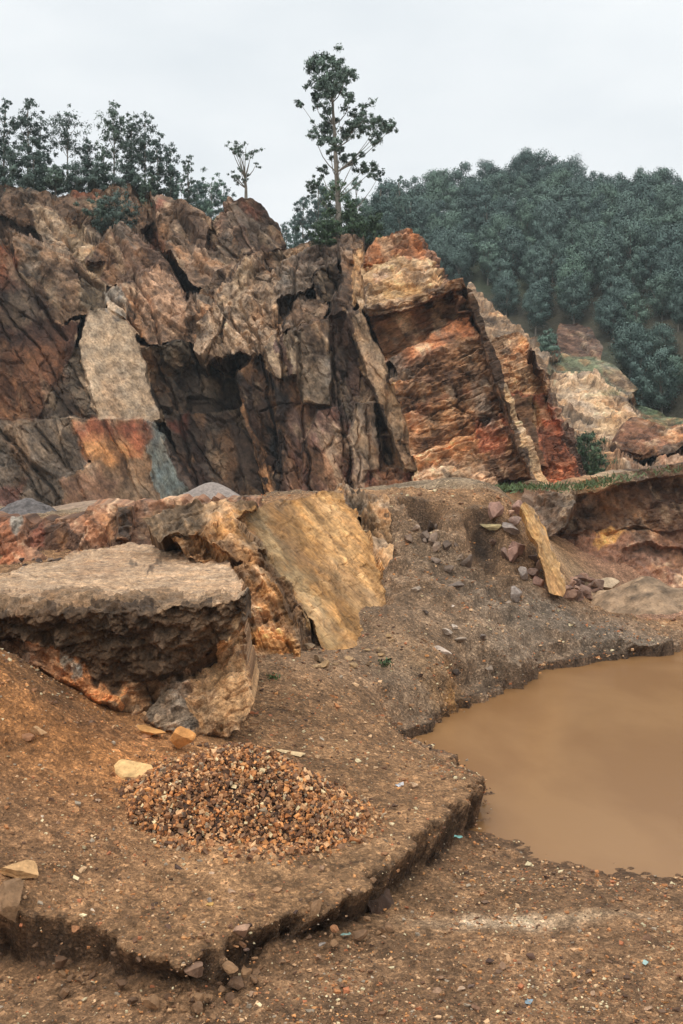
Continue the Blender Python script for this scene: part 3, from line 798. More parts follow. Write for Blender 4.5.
BUTT = [
 (lean([(364, 252), (376, 240), (392, 232), (406, 224), (414, 232), (424, 245), (434, 255), (446, 280), (464, 283), (478, 318), (492, 345), (512, 395), (534, 455), (548, 486), (540, 505), (415, 505), (412, 430), (396, 385), (364, 318)], 505, 43.5, 235, 49.5), (150, 104, 70)),
 (lean([(364, 256), (376, 240), (392, 231), (406, 223), (414, 232), (424, 246), (428, 264), (400, 260), (380, 265), (364, 270)], 270, 46.2, 224, 49.0, .01, 400), (176, 112, 66), .9, .8),
 (lean([(411, 230), (424, 244), (436, 256), (450, 282), (440, 288), (426, 264)], 285, 45.8, 230, 49.0, .09, 420), (152, 112, 88), .8),
 (lean([(362, 268), (380, 264), (400, 258), (426, 261), (440, 282), (452, 286), (424, 302), (396, 308), (376, 312), (366, 308)], 310, 44.7, 260, 46.8), (200, 156, 110), .9, .6),
 (lean([(366, 312), (400, 308), (424, 302), (452, 285), (466, 284), (478, 318), (468, 322), (440, 330), (410, 347), (386, 362), (378, 345)], 362, 46.0, 285, 46.6), (104, 70, 48), .6),
 (lean([(452, 284), (464, 283), (476, 318), (466, 320), (456, 300)], 320, 44.6, 284, 45.8, .08, 460), (118, 84, 62), .6),
 (lean([(364, 306), (400, 300), (436, 288), (464, 276), (467, 286), (440, 296), (402, 311), (368, 317)], 317, 44.6, 286, 44.9), (150, 110, 76), .8),
 (lean([(384, 362), (410, 347), (440, 330), (468, 314), (474, 322), (480, 340), (440, 352), (400, 372)], 372, 44.0, 314, 46.0), (182, 116, 72), .6),
 (lean([(386, 372), (400, 370), (440, 350), (480, 336), (488, 350), (500, 385), (518, 430), (536, 478), (440, 486), (418, 478), (404, 420)], 486, 42.2, 340, 44.6), (162, 114, 74), 1.0),
 (lean([(478, 420), (505, 416), (512, 440), (506, 462), (476, 455)], 462, 42.6, 416, 43.6), (160, 100, 70)),
 (lean([(412, 476), (432, 464), (470, 454), (488, 470), (500, 486), (490, 505), (412, 505)], 505, 41.0, 454, 42.9), (188, 148, 114), .9),
 (lean([(462, 284), (472, 290), (484, 322), (494, 345), (512, 395), (534, 455), (550, 490), (536, 492), (516, 445), (496, 388), (480, 336)], 490, 41.2, 284, 44.6, -.02, 500), (92, 70, 52), .5),
 (lean([(500, 385), (507, 384), (526, 430), (550, 488), (540, 492), (520, 440)], 490, 40.9, 384, 42.4, .02, 520), (178, 146, 106), .4, .6),
]
BPT = [
 ([(398, 318), (418, 312), (422, 332), (404, 338)], (56, 40, 32), .7),
 ([(370, 272), (395, 280), (400, 295), (372, 290)], (150, 128, 116), .7),
 ([(395, 268), (425, 262), (432, 285), (410, 285)], (196, 158, 124), .6),
 ([(380, 285), (420, 282), (430, 298), (385, 305)], (206, 150, 88), .6),
 ([(408, 385), (470, 360), (475, 370), (412, 400)], (92, 62, 44), .75),
 ([(404, 405), (470, 385), (474, 396), (412, 425)], (150, 88, 54), .6),
 ([(412, 438), (450, 425), (455, 440), (415, 455)], (86, 58, 42), .7),
 ([(430, 400), (480, 392), (470, 420), (425, 432)], (186, 130, 76), .6),
 ([(455, 340), (485, 345), (490, 375), (462, 365)], (176, 136, 96), .6),
 ([(482, 385), (500, 395), (512, 425), (490, 415)], (84, 58, 44), .7),
 ([(430, 480), (470, 462), (474, 480), (432, 492)], (206, 168, 136), .7),
 ([(400, 350), (460, 322), (466, 330), (406, 360)], (196, 122, 72), .5),
 ([(485, 455), (515, 455), (525, 480), (490, 485)], (124, 88, 62), .6),
]
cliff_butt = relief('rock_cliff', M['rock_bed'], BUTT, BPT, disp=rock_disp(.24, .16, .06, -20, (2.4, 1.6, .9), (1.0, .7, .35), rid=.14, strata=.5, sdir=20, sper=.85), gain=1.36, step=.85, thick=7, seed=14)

FIN = [
 (lean([(486, 352), (492, 338), (506, 332), (521, 331), (531, 345), (540, 368), (556, 402), (572, 442), (586, 474), (580, 500), (540, 500), (518, 430), (498, 380)], 500, 44.0, 332, 48.2), (166, 126, 90), .9),
 (lean([(500, 395), (530, 392), (545, 395), (560, 430), (584, 474), (580, 500), (542, 500), (520, 440)], 500, 43.3, 392, 46.2), (152, 86, 54), .8),
 (lean([(510, 398), (534, 394), (538, 430), (548, 470), (535, 466), (520, 430)], 470, 43.7, 394, 45.8), (104, 74, 50), .4),
 (lean([(529, 344), (534, 348), (544, 372), (562, 408), (576, 442), (588, 474), (580, 478), (566, 445), (550, 405), (538, 370)], 478, 42.9, 344, 47.0, .1, 555), (94, 68, 54), .6),
]
FPT = [([(545, 400), (562, 410), (565, 450), (545, 440)], (166, 90, 56), .65), ([(500, 340), (528, 338), (535, 360), (505, 365)], (138, 106, 80), .6),
       ([(510, 368), (545, 366), (548, 392), (508, 395)], (190, 146, 100), .6), ([(540, 460), (570, 455), (580, 480), (550, 485)], (170, 104, 64), .6),
       ([(530, 400), (540, 400), (546, 430), (536, 428)], (140, 110, 60), .6)]
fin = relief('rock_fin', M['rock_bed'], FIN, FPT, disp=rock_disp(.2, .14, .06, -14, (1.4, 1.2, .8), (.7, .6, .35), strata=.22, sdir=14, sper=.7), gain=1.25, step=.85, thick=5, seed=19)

# ------------------------------------------------------------------ slope and pit on the right
RS = [
 (lean([(440, 340), (470, 280), (500, 312), (545, 345), (560, 352), (604, 362), (640, 405), (690, 428), (820, 432), (820, 500), (440, 500)], 500, 50, 310, 96), (140, 112, 84)),
 (lean([(556, 332), (560, 322), (590, 324), (604, 345), (600, 362), (560, 362)], 362, 84, 322, 91), (112, 82, 66), .4),
 (lean([(548, 362), (570, 356), (610, 360), (640, 390), (625, 398), (560, 380)], 398, 78, 356, 85), (98, 104, 78), .4),
 (lean([(545, 374), (590, 372), (620, 392), (640, 408), (632, 430), (610, 460), (580, 470), (560, 420)], 470, 60, 372, 79), (184, 152, 118), 1.3),
 (lean([(565, 430), (590, 436), (620, 450), (640, 478), (625, 496), (580, 496)], 496, 49.8, 430, 63), (150, 122, 92)),
 (lean([(630, 400), (700, 424), (820, 430), (820, 450), (680, 440), (640, 420)], 450, 74, 400, 82), (84, 100, 74), .4),
 (lean([(614, 456), (640, 466), (690, 448), (820, 430), (820, 500), (620, 500)], 500, 49.4, 430, 59.5), (160, 124, 96)),
]
RSP = [([(560, 385), (600, 380), (600, 400), (570, 402)], (204, 176, 142), .6), ([(590, 405), (625, 405), (620, 430), (592, 428)], (196, 164, 124), .6),
       ([(584, 392), (622, 390), (618, 398), (588, 400)], (82, 108, 74), .7), ([(600, 366), (625, 375), (640, 400), (622, 395)], (134, 96, 72), .6),
       ([(655, 452), (700, 440), (700, 452), (660, 462)], (178, 110, 76), .6), ([(600, 452), (620, 456), (622, 470), (604, 468)], (190, 140, 90), .6),
       ([(572, 440), (590, 448), (600, 480), (580, 485)], (96, 100, 66), .5)]
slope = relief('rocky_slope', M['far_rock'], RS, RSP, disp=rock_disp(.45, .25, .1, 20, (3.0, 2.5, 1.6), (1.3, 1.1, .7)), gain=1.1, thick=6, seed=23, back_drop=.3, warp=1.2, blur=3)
HUMP = [
 (lean([(614, 440), (622, 424), (634, 415), (648, 420), (668, 428), (690, 424), (720, 440), (690, 446), (660, 456), (636, 462), (618, 456)], 460, 55, 416, 60), (132, 88, 62), .5),
 (lean([(616, 450), (640, 456), (662, 448), (690, 438), (720, 440), (690, 446), (660, 456), (636, 463), (618, 458)], 460, 56, 440, 56.5), (92, 64, 48), .5),
]
hump = relief('rock_outcrop', M['far_rock'], HUMP, (), disp=rock_disp(.25, .2, .1), gain=1.1, thick=4, seed=27)

WALL = [
 (lean([(532, 484), (560, 486), (590, 482), (615, 474), (650, 470), (690, 466), (820, 456), (820, 625), (560, 612), (544, 590), (550, 540)], 620, 32.0, 470, 36.5), (124, 86, 64), .8),
 (lean([(552, 500), (580, 490), (612, 480), (650, 474), (690, 470), (820, 462), (820, 540), (690, 532), (640, 530), (600, 532), (560, 540)], 536, 34.3, 470, 35.0), (98, 70, 50), .9),
 (lean([(532, 480), (560, 483), (590, 479), (612, 473), (650, 467), (690, 462), (820, 454), (820, 468), (690, 475), (650, 480), (614, 486), (590, 493), (560, 496), (534, 498)], 496, 33.9, 454, 34.5), (124, 98, 70), .6),
 (lean([(530, 484), (562, 486), (578, 488), (576, 508), (566, 526), (550, 532), (538, 520)], 532, 32.0, 484, 33.2), (140, 98, 68), 1.0),
 (lean([(620, 552), (650, 546), (690, 552), (700, 566), (650, 570), (625, 572)], 572, 33.6, 546, 34.4), (92, 64, 48), .6),
]
WPT = [([(588, 540), (606, 528), (622, 526), (618, 538), (598, 548)], (206, 134, 64), .9, 2), ([(620, 526), (640, 528), (636, 536), (618, 534)], (170, 120, 76), .6),
       ([(556, 505), (595, 495), (600, 528), (570, 540)], (58, 42, 33), .6, 6), ([(650, 490), (690, 480), (690, 510), (640, 512)], (76, 50, 38), .5, 6),
       ([(570, 560), (620, 545), (700, 560), (700, 600), (580, 595)], (128, 92, 74), .5, 8), ([(655, 528), (690, 520), (690, 535), (660, 540)], (74, 52, 40), .6)]
wall = relief('earth_bank', M['soil'], WALL, WPT, disp=soil_disp(.28, .16, (1.3, 1.2, .9), .05), gain=1.5, thick=5, seed=31, back_drop=0)

# ------------------------------------------------------------------ middle ground: rocky nose, hollow, ochre slabs, brown ledge
NOSE = [
 (lean([(519, 508), (526, 502), (534, 508), (543, 524), (553, 546), (564, 578), (562, 598), (550, 594), (543, 566), (532, 534)], 598, 21.9, 502, 23.3, .03, 540), (186, 142, 82), .3, .35),
]
nose = relief('rock_slab', M['slab_rock'], NOSE, [([(545, 570), (562, 575), (562, 598), (548, 596)], (150, 112, 70), .6)], disp=rock_disp(.10, .08, .05, -30, (.4, .5, 1.4), (.2, .25, .6), crack=.03), gain=1.3, msc=.3, thick=.5, seed=37, step=.7, back_drop=.1)

OWALL = [
 (lean([(-110, 506), (0, 514), (30, 515), (60, 516), (90, 510), (130, 504), (190, 500), (262, 497), (262, 545), (110, 575), (0, 600), (-110, 612)], 600, 21.0, 500, 23.4), (138, 98, 72), 1.0),
 (lean([(118, 508), (134, 505), (130, 545), (116, 545)], 545, 22.0, 505, 22.6), (86, 74, 64)),
 (lean([(40, 525), (65, 520), (80, 545), (55, 560), (35, 550)], 560, 22.2, 520, 22.6), (84, 60, 46)),
]
OPT = [([(-20, 515), (12, 515), (30, 560), (-20, 590)], (156, 92, 54), .75, 6), ([(10, 514), (22, 516), (18, 535), (10, 530)], (140, 140, 134), .8, 2),
       ([(80, 508), (112, 506), (112, 540), (84, 545)], (160, 104, 66), .6), ([(24, 520), (45, 518), (40, 545), (26, 540)], (128, 66, 52), .6), ([(140, 515), (185, 505), (180, 540), (140, 542)], (156, 118, 78), .6)]
low_wall = relief('rock_step', M['near_rock'], OWALL, OPT, disp=rock_disp(.14, .11, .05, -30, (1.1, .9, .6), (.5, .4, .28), crack=.06), gain=1.2, msc=.45, thick=2.6, seed=41, back_drop=0)

YEL = [
 # rough ochre rock between the ledge and the smooth slab
 (lean([(150, 522), (190, 506), (244, 500), (256, 506), (266, 545), (296, 598), (322, 652), (300, 676), (262, 694), (240, 696), (226, 655), (230, 600), (236, 580), (190, 556)], 690, 15.6, 500, 17.9), (140, 100, 58), 1.0, .7),
 (lean([(140, 516), (190, 502), (258, 497), (250, 516), (214, 524), (190, 534), (160, 540)], 540, 17.2, 497, 18.2), (136, 108, 78), .45),
 (lean([(196, 528), (240, 516), (262, 530), (272, 556), (256, 566), (236, 560), (214, 548)], 566, 16.5, 516, 17.3), (138, 100, 60), .8, 1.0),
 (lean([(234, 566), (254, 560), (276, 580), (296, 622), (306, 652), (298, 676), (262, 696), (240, 696), (226, 655), (230, 606)], 696, 14.9, 560, 16.3), (142, 100, 52), .85, 1.0),
 (lean([(258, 552), (268, 548), (292, 590), (312, 636), (326, 654), (306, 664), (298, 626), (276, 584)], 660, 16.0, 548, 17.5), (112, 82, 54), .7, .5),
 (lean([(306, 606), (316, 612), (328, 644), (318, 654), (310, 640)], 654, 16.6, 606, 17.4), (92, 68, 48), .3, .3),
 # second strip to the right
 (lean([(340, 492), (360, 494), (388, 500), (394, 560), (388, 612), (376, 560), (362, 520)], 612, 19.6, 492, 23.6), (146, 112, 74), 1.0),
 (lean([(338, 490), (362, 490), (366, 510), (350, 522), (340, 510)], 522, 22.6, 490, 23.6), (122, 104, 86), 1.1),
 # the smooth leaning slab
 ([(238, 516, 18.2), (256, 504, 19.0), (300, 497, 20.8), (344, 491, 22.8), (362, 522, 22.0), (378, 562, 20.8), (398, 622, 19.0), (374, 652, 17.3), (348, 672, 16.1), (336, 668, 16.0), (296, 598, 17.0), (264, 546, 17.7)], (150, 108, 54), .22, .25),
]
YPT = [([(238, 516), (258, 506), (300, 560), (345, 645), (330, 650), (290, 590)], (142, 118, 80), .75, 6),
       ([(300, 500), (335, 496), (380, 600), (360, 625)], (188, 144, 88), .5, 6), ([(268, 504), (288, 502), (284, 516), (270, 514)], (112, 86, 58), .6, 3),
       ([(250, 630), (290, 620), (296, 668), (255, 690)], (186, 126, 54), .8), ([(205, 512), (245, 512), (260, 545), (220, 540)], (178, 128, 66), .7),
       ([(228, 545), (250, 550), (270, 610), (250, 610)], (132, 92, 50), .6), ([(232, 655), (246, 655), (252, 680), (240, 686)], (92, 68, 50), .7, 3),
       ([(215, 535), (235, 540), (245, 560), (222, 552)], (88, 64, 46), .7), ([(150, 505), (200, 500), (190, 512), (155, 520)], (108, 92, 78), .5)]
def slab_disp(P, seed):
    f = rock_disp(.10, .09, .045, -32, (1.0, .9, .45), (.42, .4, .22), crack=.05)
    D, t = f(P, seed)
    a = math.radians(-56)
    q = np.stack([P[:, 0] * math.cos(a) + P[:, 2] * math.sin(a), P[:, 1] * .3, (-P[:, 0] * math.sin(a) + P[:, 2] * math.cos(a)) * 6], 1)
    st = fbm(q, 1.1, 5, seed + 77)
    return D + .24 * st, t * np.clip(1 + 2.4 * st, .4, 1.8)
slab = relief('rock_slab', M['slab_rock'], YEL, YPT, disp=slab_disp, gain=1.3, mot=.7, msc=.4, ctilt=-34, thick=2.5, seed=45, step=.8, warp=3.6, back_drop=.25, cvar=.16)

LZ = 2.47
def flat(pts, z): return [(x, y, F * (CAMZ - z) / (y - HZ)) for x, y in pts]
LEDGE = [
 (lean([(-110, 620), (0, 630), (60, 650), (120, 684), (190, 660), (238, 600), (246, 640), (252, 712), (240, 728), (205, 736), (160, 742), (130, 726), (100, 716), (60, 706), (0, 680), (-110, 660)], 740, 11.75, 620, 12.7), (112, 82, 54), 1.2),
 (lean([(196, 664), (236, 604), (242, 640), (252, 712), (238, 730), (196, 734), (186, 704)], 732, 11.6, 604, 13.0, -.003, 220), (158, 120, 78), .7, .4),
 (lean([(126, 652), (150, 646), (164, 664), (150, 678), (122, 674)], 678, 11.95, 646, 12.3), (190, 116, 54), .7, .5),
 (lean([(20, 640), (50, 648), (100, 680), (128, 700), (120, 712), (70, 690), (20, 662)], 712, 11.7, 640, 12.1), (176, 112, 56), 1.3, .6),
 (lean([(150, 700), (180, 690), (200, 716), (196, 738), (164, 738), (140, 720)], 738, 11.5, 690, 11.9), (104, 88, 72), .7),
 (flat([(-110, 592), (0, 575), (60, 556), (110, 545), (160, 542), (200, 547), (230, 566), (242, 586), (234, 596), (150, 593), (60, 596), (-110, 600)], LZ), (150, 122, 94), .28, .3),
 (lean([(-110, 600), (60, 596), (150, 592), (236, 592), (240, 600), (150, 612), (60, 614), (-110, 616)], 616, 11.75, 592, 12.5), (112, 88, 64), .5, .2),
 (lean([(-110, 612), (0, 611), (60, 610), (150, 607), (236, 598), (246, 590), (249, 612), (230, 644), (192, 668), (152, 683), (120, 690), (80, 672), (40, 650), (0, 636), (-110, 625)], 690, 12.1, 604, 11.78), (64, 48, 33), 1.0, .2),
]
LPT = [([(5, 640), (60, 655), (120, 690), (110, 705), (50, 680), (0, 655)], (176, 112, 56), .75, 5), ([(68, 660), (80, 662), (78, 680), (68, 674)], (126, 128, 122), .9, 2),
       ([(160, 690), (190, 672), (196, 700), (170, 715)], (128, 100, 74), .5), 
       ([(120, 618), (150, 618), (155, 645), (125, 640)], (58, 45, 34), .5, 5), ([(70, 560), (120, 556), (125, 575), (70, 578)], (126, 98, 74), .5),
       ([(140, 560), (158, 558), (156, 566), (140, 567)], (70, 55, 44), .8, 2), ([(225, 620), (245, 615), (250, 700), (232, 715)], (172, 134, 92), .5),
       ([(150, 615), (235, 600), (235, 630), (190, 660), (150, 655)], (88, 68, 50), .5)]
def ledge_disp(P, seed):
    d1, t1 = soil_disp(.075, .09, (.24, .24, .16), .06)(P, seed)
    d2, t2 = rock_disp(.12, .10, .05, -25, (.8, .7, .35), (.35, .3, .18), crack=.05)(P, seed + 9)
    fl = fbm(np.stack([P[:, 0] * 5 + P[:, 2] * 1.0, P[:, 1] * .5, P[:, 2] * .9], 1), 1.0, 4, seed + 31)
    d2 = d2 * .7 + .09 * fl; t2 = t2 * (1 + .5 * fl)
    w = sstep(1.58, 1.42, P[:, 2] - .25 * np.clip(P[:, 0] + 1.9, 0, 1.5) * 1.2)
    return d1 * (1 - w) + d2 * w, t1 * (1 - w) + t2 * w
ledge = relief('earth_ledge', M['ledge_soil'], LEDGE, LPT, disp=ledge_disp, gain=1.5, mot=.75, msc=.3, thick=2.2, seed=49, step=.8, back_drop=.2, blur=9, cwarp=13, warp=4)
# ================================================================== HEAPS AND LOOSE STONES
CUBE = np.array([(-1, -1, -1), (1, -1, -1), (1, 1, -1), (-1, 1, -1), (-1, -1, 1), (1, -1, 1), (1, 1, 1), (-1, 1, 1)], float)
CF = np.array([(0, 3, 2, 1), (4, 5, 6, 7), (0, 1, 5, 4), (1, 2, 6, 5), (2, 3, 7, 6), (3, 0, 4, 7)])
def quat_rot(n, tilt=None):
    q = rng.normal(size=(n, 4)); q /= np.linalg.norm(q, axis=1, keepdims=True)
    if tilt is not None:
        yaw = rng.uniform(0, 2 * math.pi, n); ax = rng.uniform(0, 2 * math.pi, n); th = np.abs(rng.normal(0, tilt, n))
        q1 = np.stack([np.cos(yaw / 2), 0 * yaw, 0 * yaw, np.sin(yaw / 2)], 1)
        q2 = np.stack([np.cos(th / 2), np.sin(th / 2) * np.cos(ax), np.sin(th / 2) * np.sin(ax), 0 * th], 1)
        w1, x1, y1, z1 = q2.T; w2, x2, y2, z2 = q1.T
        q = np.stack([w1*w2-x1*x2-y1*y2-z1*z2, w1*x2+x1*w2+y1*z2-z1*y2, w1*y2-x1*z2+y1*w2+z1*x2, w1*z2+x1*y2-y1*x2+z1*w2], 1)
    w, x, y, z = q.T
    return np.stack([np.stack([1-2*(y*y+z*z), 2*(x*y-z*w), 2*(x*z+y*w)], 1), np.stack([2*(x*y+z*w), 1-2*(x*x+z*z), 2*(y*z-x*w)], 1),
                     np.stack([2*(x*z-y*w), 2*(y*z+x*w), 1-2*(x*x+y*y)], 1)], 1)

def chips(P, size, cols, tilt=None, flat_=(0.35, 0.8)):
    """angular stone chips: one distorted block per point"""
    n = len(P)
    V = np.tile(CUBE[None], (n, 1, 1)) * (1 + 0.0)
    V = V * (1 - 0.55 * rng.random((n, 8, 1))) + rng.normal(0, .12, (n, 8, 3))
    sc = np.stack([rng.uniform(.7, 1.25, n), rng.uniform(.55, 1.0, n), rng.uniform(flat_[0], flat_[1], n)], 1) * size[:, None] * .62
    V = V * sc[:, None, :]
    R = quat_rot(n, tilt)
    V = np.einsum('nij,nkj->nki', R, V) + P[:, None, :]
    Fc = (CF[None] + 8 * np.arange(n)[:, None, None]).reshape(-1, 4)
    return V.reshape(-1, 3), Fc, np.repeat(cols, 8, 0)

PAL = [(150, 112, 80), (170, 132, 98), (120, 84, 58), (96, 66, 48), (186, 150, 116), (140, 96, 62), (110, 84, 68), (200, 172, 142), (160, 104, 58), (80, 58, 46), (180, 124, 70), (132, 118, 106)]
PALN = np.array([lin(c, 1.5) for c in PAL])
def pal(n, w=None):
    w = np.array(w if w is not None else [1.0] * len(PAL)); w = w / w.sum()
    return PALN[rng.choice(len(PAL), n, p=w)] * rng.uniform(.75, 1.2, (n, 1))

def heap_z(x, y, a, b, h, seed, p=1.25):
    th = np.arctan2(y / b, x / a)
    r = np.hypot(x / a, y / b) / (1 + 0.10 * np.sin(2 * th + seed) + 0.07 * np.sin(3 * th + 2 * seed) + 0.04 * np.sin(7 * th))
    r = np.sqrt(r * r + 0.015)
    return h * np.clip(1.06 - r ** p, -0.3, 1)

def heap_mesh(a, b, h, seed, rough, n=70, p=1.25, col=(120, 90, 66), gain=1.1, cv=.2):
    xs = np.linspace(-a * 1.35, a * 1.35, n); ys = np.linspace(-b * 1.35, b * 1.35, n)
    X, Y = np.meshgrid(xs, ys); X = X.ravel(); Y = Y.ravel()
    z = heap_z(X, Y, a, b, h, seed, p)
    P = np.stack([X, Y, z], 1)
    z = z + rough * (fbm(P, max(a, .2) * .25, 5, int(seed * 10)) * 1.5)
    ii = np.arange(n * n).reshape(n, n)
    q = np.stack([ii[:-1, :-1], ii[:-1, 1:], ii[1:, 1:], ii[1:, :-1]], -1).reshape(-1, 4)
    keep = (z[q] > -0.29 * h).any(1)
    c = np.tile(lin(col, gain), (n * n, 1)) * (1 + cv * fbm(P, max(a, .2) * .1, 4, 5) * 3)[:, None]
    return np.stack([X, Y, z], 1), q[keep], np.clip(c, .01, .7)

# --- the near gravel pile
def gravel_pile():
    bx, by = -0.95, 10.18
    A_, B_, H_ = 1.05, 0.92, 0.58
    # local ground plane under the pile
    def base(x, y): return ground_z(x + bx, y + by, False)[0]
    root = empty('gravel_pile', (bx, by, float(gz(bx, by)[0])))
    z0 = root.location[2]
    tag(root, 'low pile of broken brown and tan stones in front of the undercut earth ledge', 'gravel pile')
    V, q, c = heap_mesh(A_, B_, H_, 1.3, .03, 80, 1.4, (84, 60, 44))
    V[:, 2] += base(V[:, 0], V[:, 1]) - z0 - .05
    me = mesh_np('heap_core', V, q, c); link('heap_core', me, M['stone'], root)
    N = 14000
    r = np.sqrt(rng.random(N)) * 1.16; th = rng.uniform(0, 2 * math.pi, N)
    r = np.where(rng.random(N) < .12, r * 1.15, r)
    x = r * np.cos(th) * A_; y = r * np.sin(th) * B_
    hz = np.maximum(heap_z(x, y, A_, B_, H_, 1.3, 1.4), -.0)
    z = hz + base(x, y) - z0 + rng.uniform(-.03, .025, N)
    size = np.exp(rng.normal(math.log(.027), .40, N)).clip(.011, .06)
    P = np.stack([x, y, z], 1)
    cols = pal(N, [2, 1.5, 2.2, 2.4, .9, 2, .8, .5, 2.2, 2, 1.8, .5]) * [1.10, .98, .76]
    # the hundred that show largest are stones of their own, the rest is one mass
    order = np.argsort(-size * (1.0 + .4 * (-y)))
    big = order[:100]; rest = order[100:]
    V, Fq, C = chips(P[rest], size[rest], cols[rest])
    o = link('gravel', mesh_np('gravel', V, Fq, C), M['stone'], root); tag(o, kind='stuff')
    for k in big:
        V, Fq, C = chips(np.zeros((1, 3)), size[k:k + 1], cols[k:k + 1])
        s = link('stone', mesh_np('stone', V, Fq, C), M['stone'], root)
        s.location = P[k] + np.array([0, 0, .012])
gravel_pile()

def small_heap(name, px, py_base, w_px, h_px, Y, label, cat, col, z=None, rough=.04, p=1.2, cv=.2, depth=.8):
    a = w_px / 2 / F * Y; h = h_px / F * Y
    loc = at(px, py_base, Y)
    if z is not None: loc.z = z
    V, q, c = heap_mesh(a, a * depth, h, px % 7, rough * h, 60, p, col, 1.25, cv)
    o = link(name, mesh_np(name, V, q, c), M['stone']); o.location = loc
    tag(o, label, cat)
    return o
small_heap('gravel_heap', 212, 499, 62, 17, 33, 'grey crushed stone heap at the foot of the dark rock recess', 'gravel heap', (132, 118, 108), rough=.02, p=1.3, cv=.1)
small_heap('gravel_heap', 28, 517, 72, 20, 27, 'dark grey gravel heap on the step below the left rock face', 'gravel heap', (92, 84, 80), rough=.12, p=1.1, cv=.3)
small_heap('spoil_heap', 108, 507, 100, 8, 28, 'low brown spoil heap under the small hollow beneath the orange stained slab', 'spoil heap', (134, 108, 84), rough=.08)
small_heap('sand_heap', 648, 614, 170, 40, 29.0, 'tan sand heap on the pit floor behind the muddy pond', 'sand heap', (136, 108, 78), rough=.12, p=.95, cv=.4, depth=.8)

# --- single rocks, shaped from an irregular hull
def rock_mesh(name, sx, sy, sz, col, seed, cuts=16, gain=1.2, sub=4):
    bm = bmesh.new(); bmesh.ops.create_icosphere(bm, subdivisions=sub, radius=1.0)
    V = np.array([v.co[:] for v in bm.verts]); Fc = np.array([[v.index for v in f.verts] for f in bm.faces]); bm.free()
    r = np.random.default_rng(seed)
    for _ in range(cuts):                       # chop planes off a sphere: flat broken faces
        d = r.normal(size=3); d /= np.linalg.norm(d); h = r.uniform(.30, .72)
        t = V @ d; m = t > h
        V[m] -= np.outer(t[m] - h, d)
    V += .035 * V * fbm(V, .5, 4, seed)[:, None] * 2 + .02 * V * fbm(V, .15, 3, seed + 9)[:, None] * 2
    c = np.tile(lin(col, gain), (len(V), 1)) * (1 + .5 * fbm(V, .6, 5, seed + 3))[:, None]
    V = V * np.array([sx, sy, sz]) * .62
    return mesh_np(name, V, Fc, np.clip(c, .01, .75))

def place_rock(name, px, py, w, d, h, col, label, cat, seed, rot=(0, 0, 0), sink=.3, group=None, cuts=14):
    """w, d, h in metres; sits on the ground where the photo shows its foot"""
    g = on_ground(px, py)
    me = rock_mesh(name, w, d, h, col, seed, cuts)
    o = link(name, me, M['stone']); o.location = (g[0], g[1], g[2] + h * .5 * (1 - sink)); o.rotation_euler = rot
    tag(o, label, cat, group)
    return o
place_rock('flat_stone', 141, 778, .52, .34, .15, (204, 158, 92), 'large flat yellow stone lying left of the gravel pile', 'stone', 3, (.38, .10, -.3), .1)
place_rock('flat_stone', 178, 752, .36, .2, .30, (196, 128, 48), 'orange stone standing on edge behind the gravel pile', 'stone', 5, (.2, .4, .2), .2)
place_rock('flat_stone', 150, 738, .34, .2, .16, (190, 130, 56), 'orange stone leaning against the foot of the undercut rock', 'stone', 8, (.1, .2, .1), .2)
place_rock('flat_stone', 292, 755, .42, .2, .06, (202, 168, 116), 'pale tan flat stone at the upper right side of the gravel pile', 'stone', 11, (.1, .2, .25), .1)
place_rock('stone', 38, 736, .19, .12, .12, (196, 150, 98), 'small tan stone alone on the orange soil at the left', 'stone', 13, (.1, .2, .1), .1)
place_rock('flat_stone', 22, 882, .46, .3, .10, (190, 142, 84), 'flat tan slab lying on top of the brown block at the left edge', 'stone', 17, (.1, .05, .2), -.4)
place_rock('boulder', 8, 912, .40, .4, .36, (136, 100, 64), 'brown earthy block under a flat tan slab at the left edge', 'boulder', 19, (0, 0, .3), .5, cuts=22)
place_rock('stone', 211, 908, .075, .05, .045, (218, 158, 74), 'small yellow stone on bare soil in front of the gravel pile', 'stone', 23, (0, 0, .2), .1)
place_rock('stone', 414, 788, .13, .09, .07, (186, 150, 112), 'tan stone on the earth shelf beside the pond', 'stone', 29, (0, .3, .7), .1)
place_rock('stone', 394, 808, .10, .08, .05, (90, 66, 50), 'dark brown stone on the earth shelf near the gravel pile', 'stone', 31, (0, 0, .2), .1)
place_rock('stone', 402, 786, .09, .07, .05, (190, 186, 184), 'whitish stone on the earth shelf left of a tan stone', 'stone', 37, (0, 0, .4), .1)
place_rock('stone', 240, 946, .20, .14, .1, (150, 112, 84), 'brown stone lying in the broken edge of the earth shelf', 'stone', 39, (0, 0, .4), .2)
place_rock('stone', 195, 983, .26, .2, .15, (120, 88, 64), 'earthy clod fallen at the foot of the broken shelf edge', 'clod', 41, (0, 0, .4), .2, cuts=24)
place_rock('boulder', 606, 592, .8, .6, .45, (166, 140, 108), 'pale boulder on the pit floor left of the sand heap', 'boulder', 43, (0, 0, .4), .2)
place_rock('boulder', 596, 592, .9, .6, .4, (124, 96, 78), 'brown boulder beside the pale boulder on the pit floor', 'boulder', 47, (0, .2, .8), .2)
place_rock('stone', 490, 536, .55, .3, .2, (158, 138, 92), 'yellowish flat stone on the gravel slope below a dark hollow', 'stone', 53, (0, .2, 0), -.6)
place_rock('clod', 456, 590, .34, .3, .2, (106, 90, 78), 'grey clod standing out on the gravel slope', 'clod', 59, (0, 0, .4), .2)
place_rock('stone', 420, 678, .12, .1, .07, (70, 54, 44), 'dark stone on the slope above the pond inlet', 'stone', 60, (0, 0, .4), .2)
place_rock('flat_stone', 440, 652, .4, .16, .10, (176, 154, 134), 'pale flat stone among dark clods on the gravel slope', 'stone', 61, (0, .2, -.3), .2)

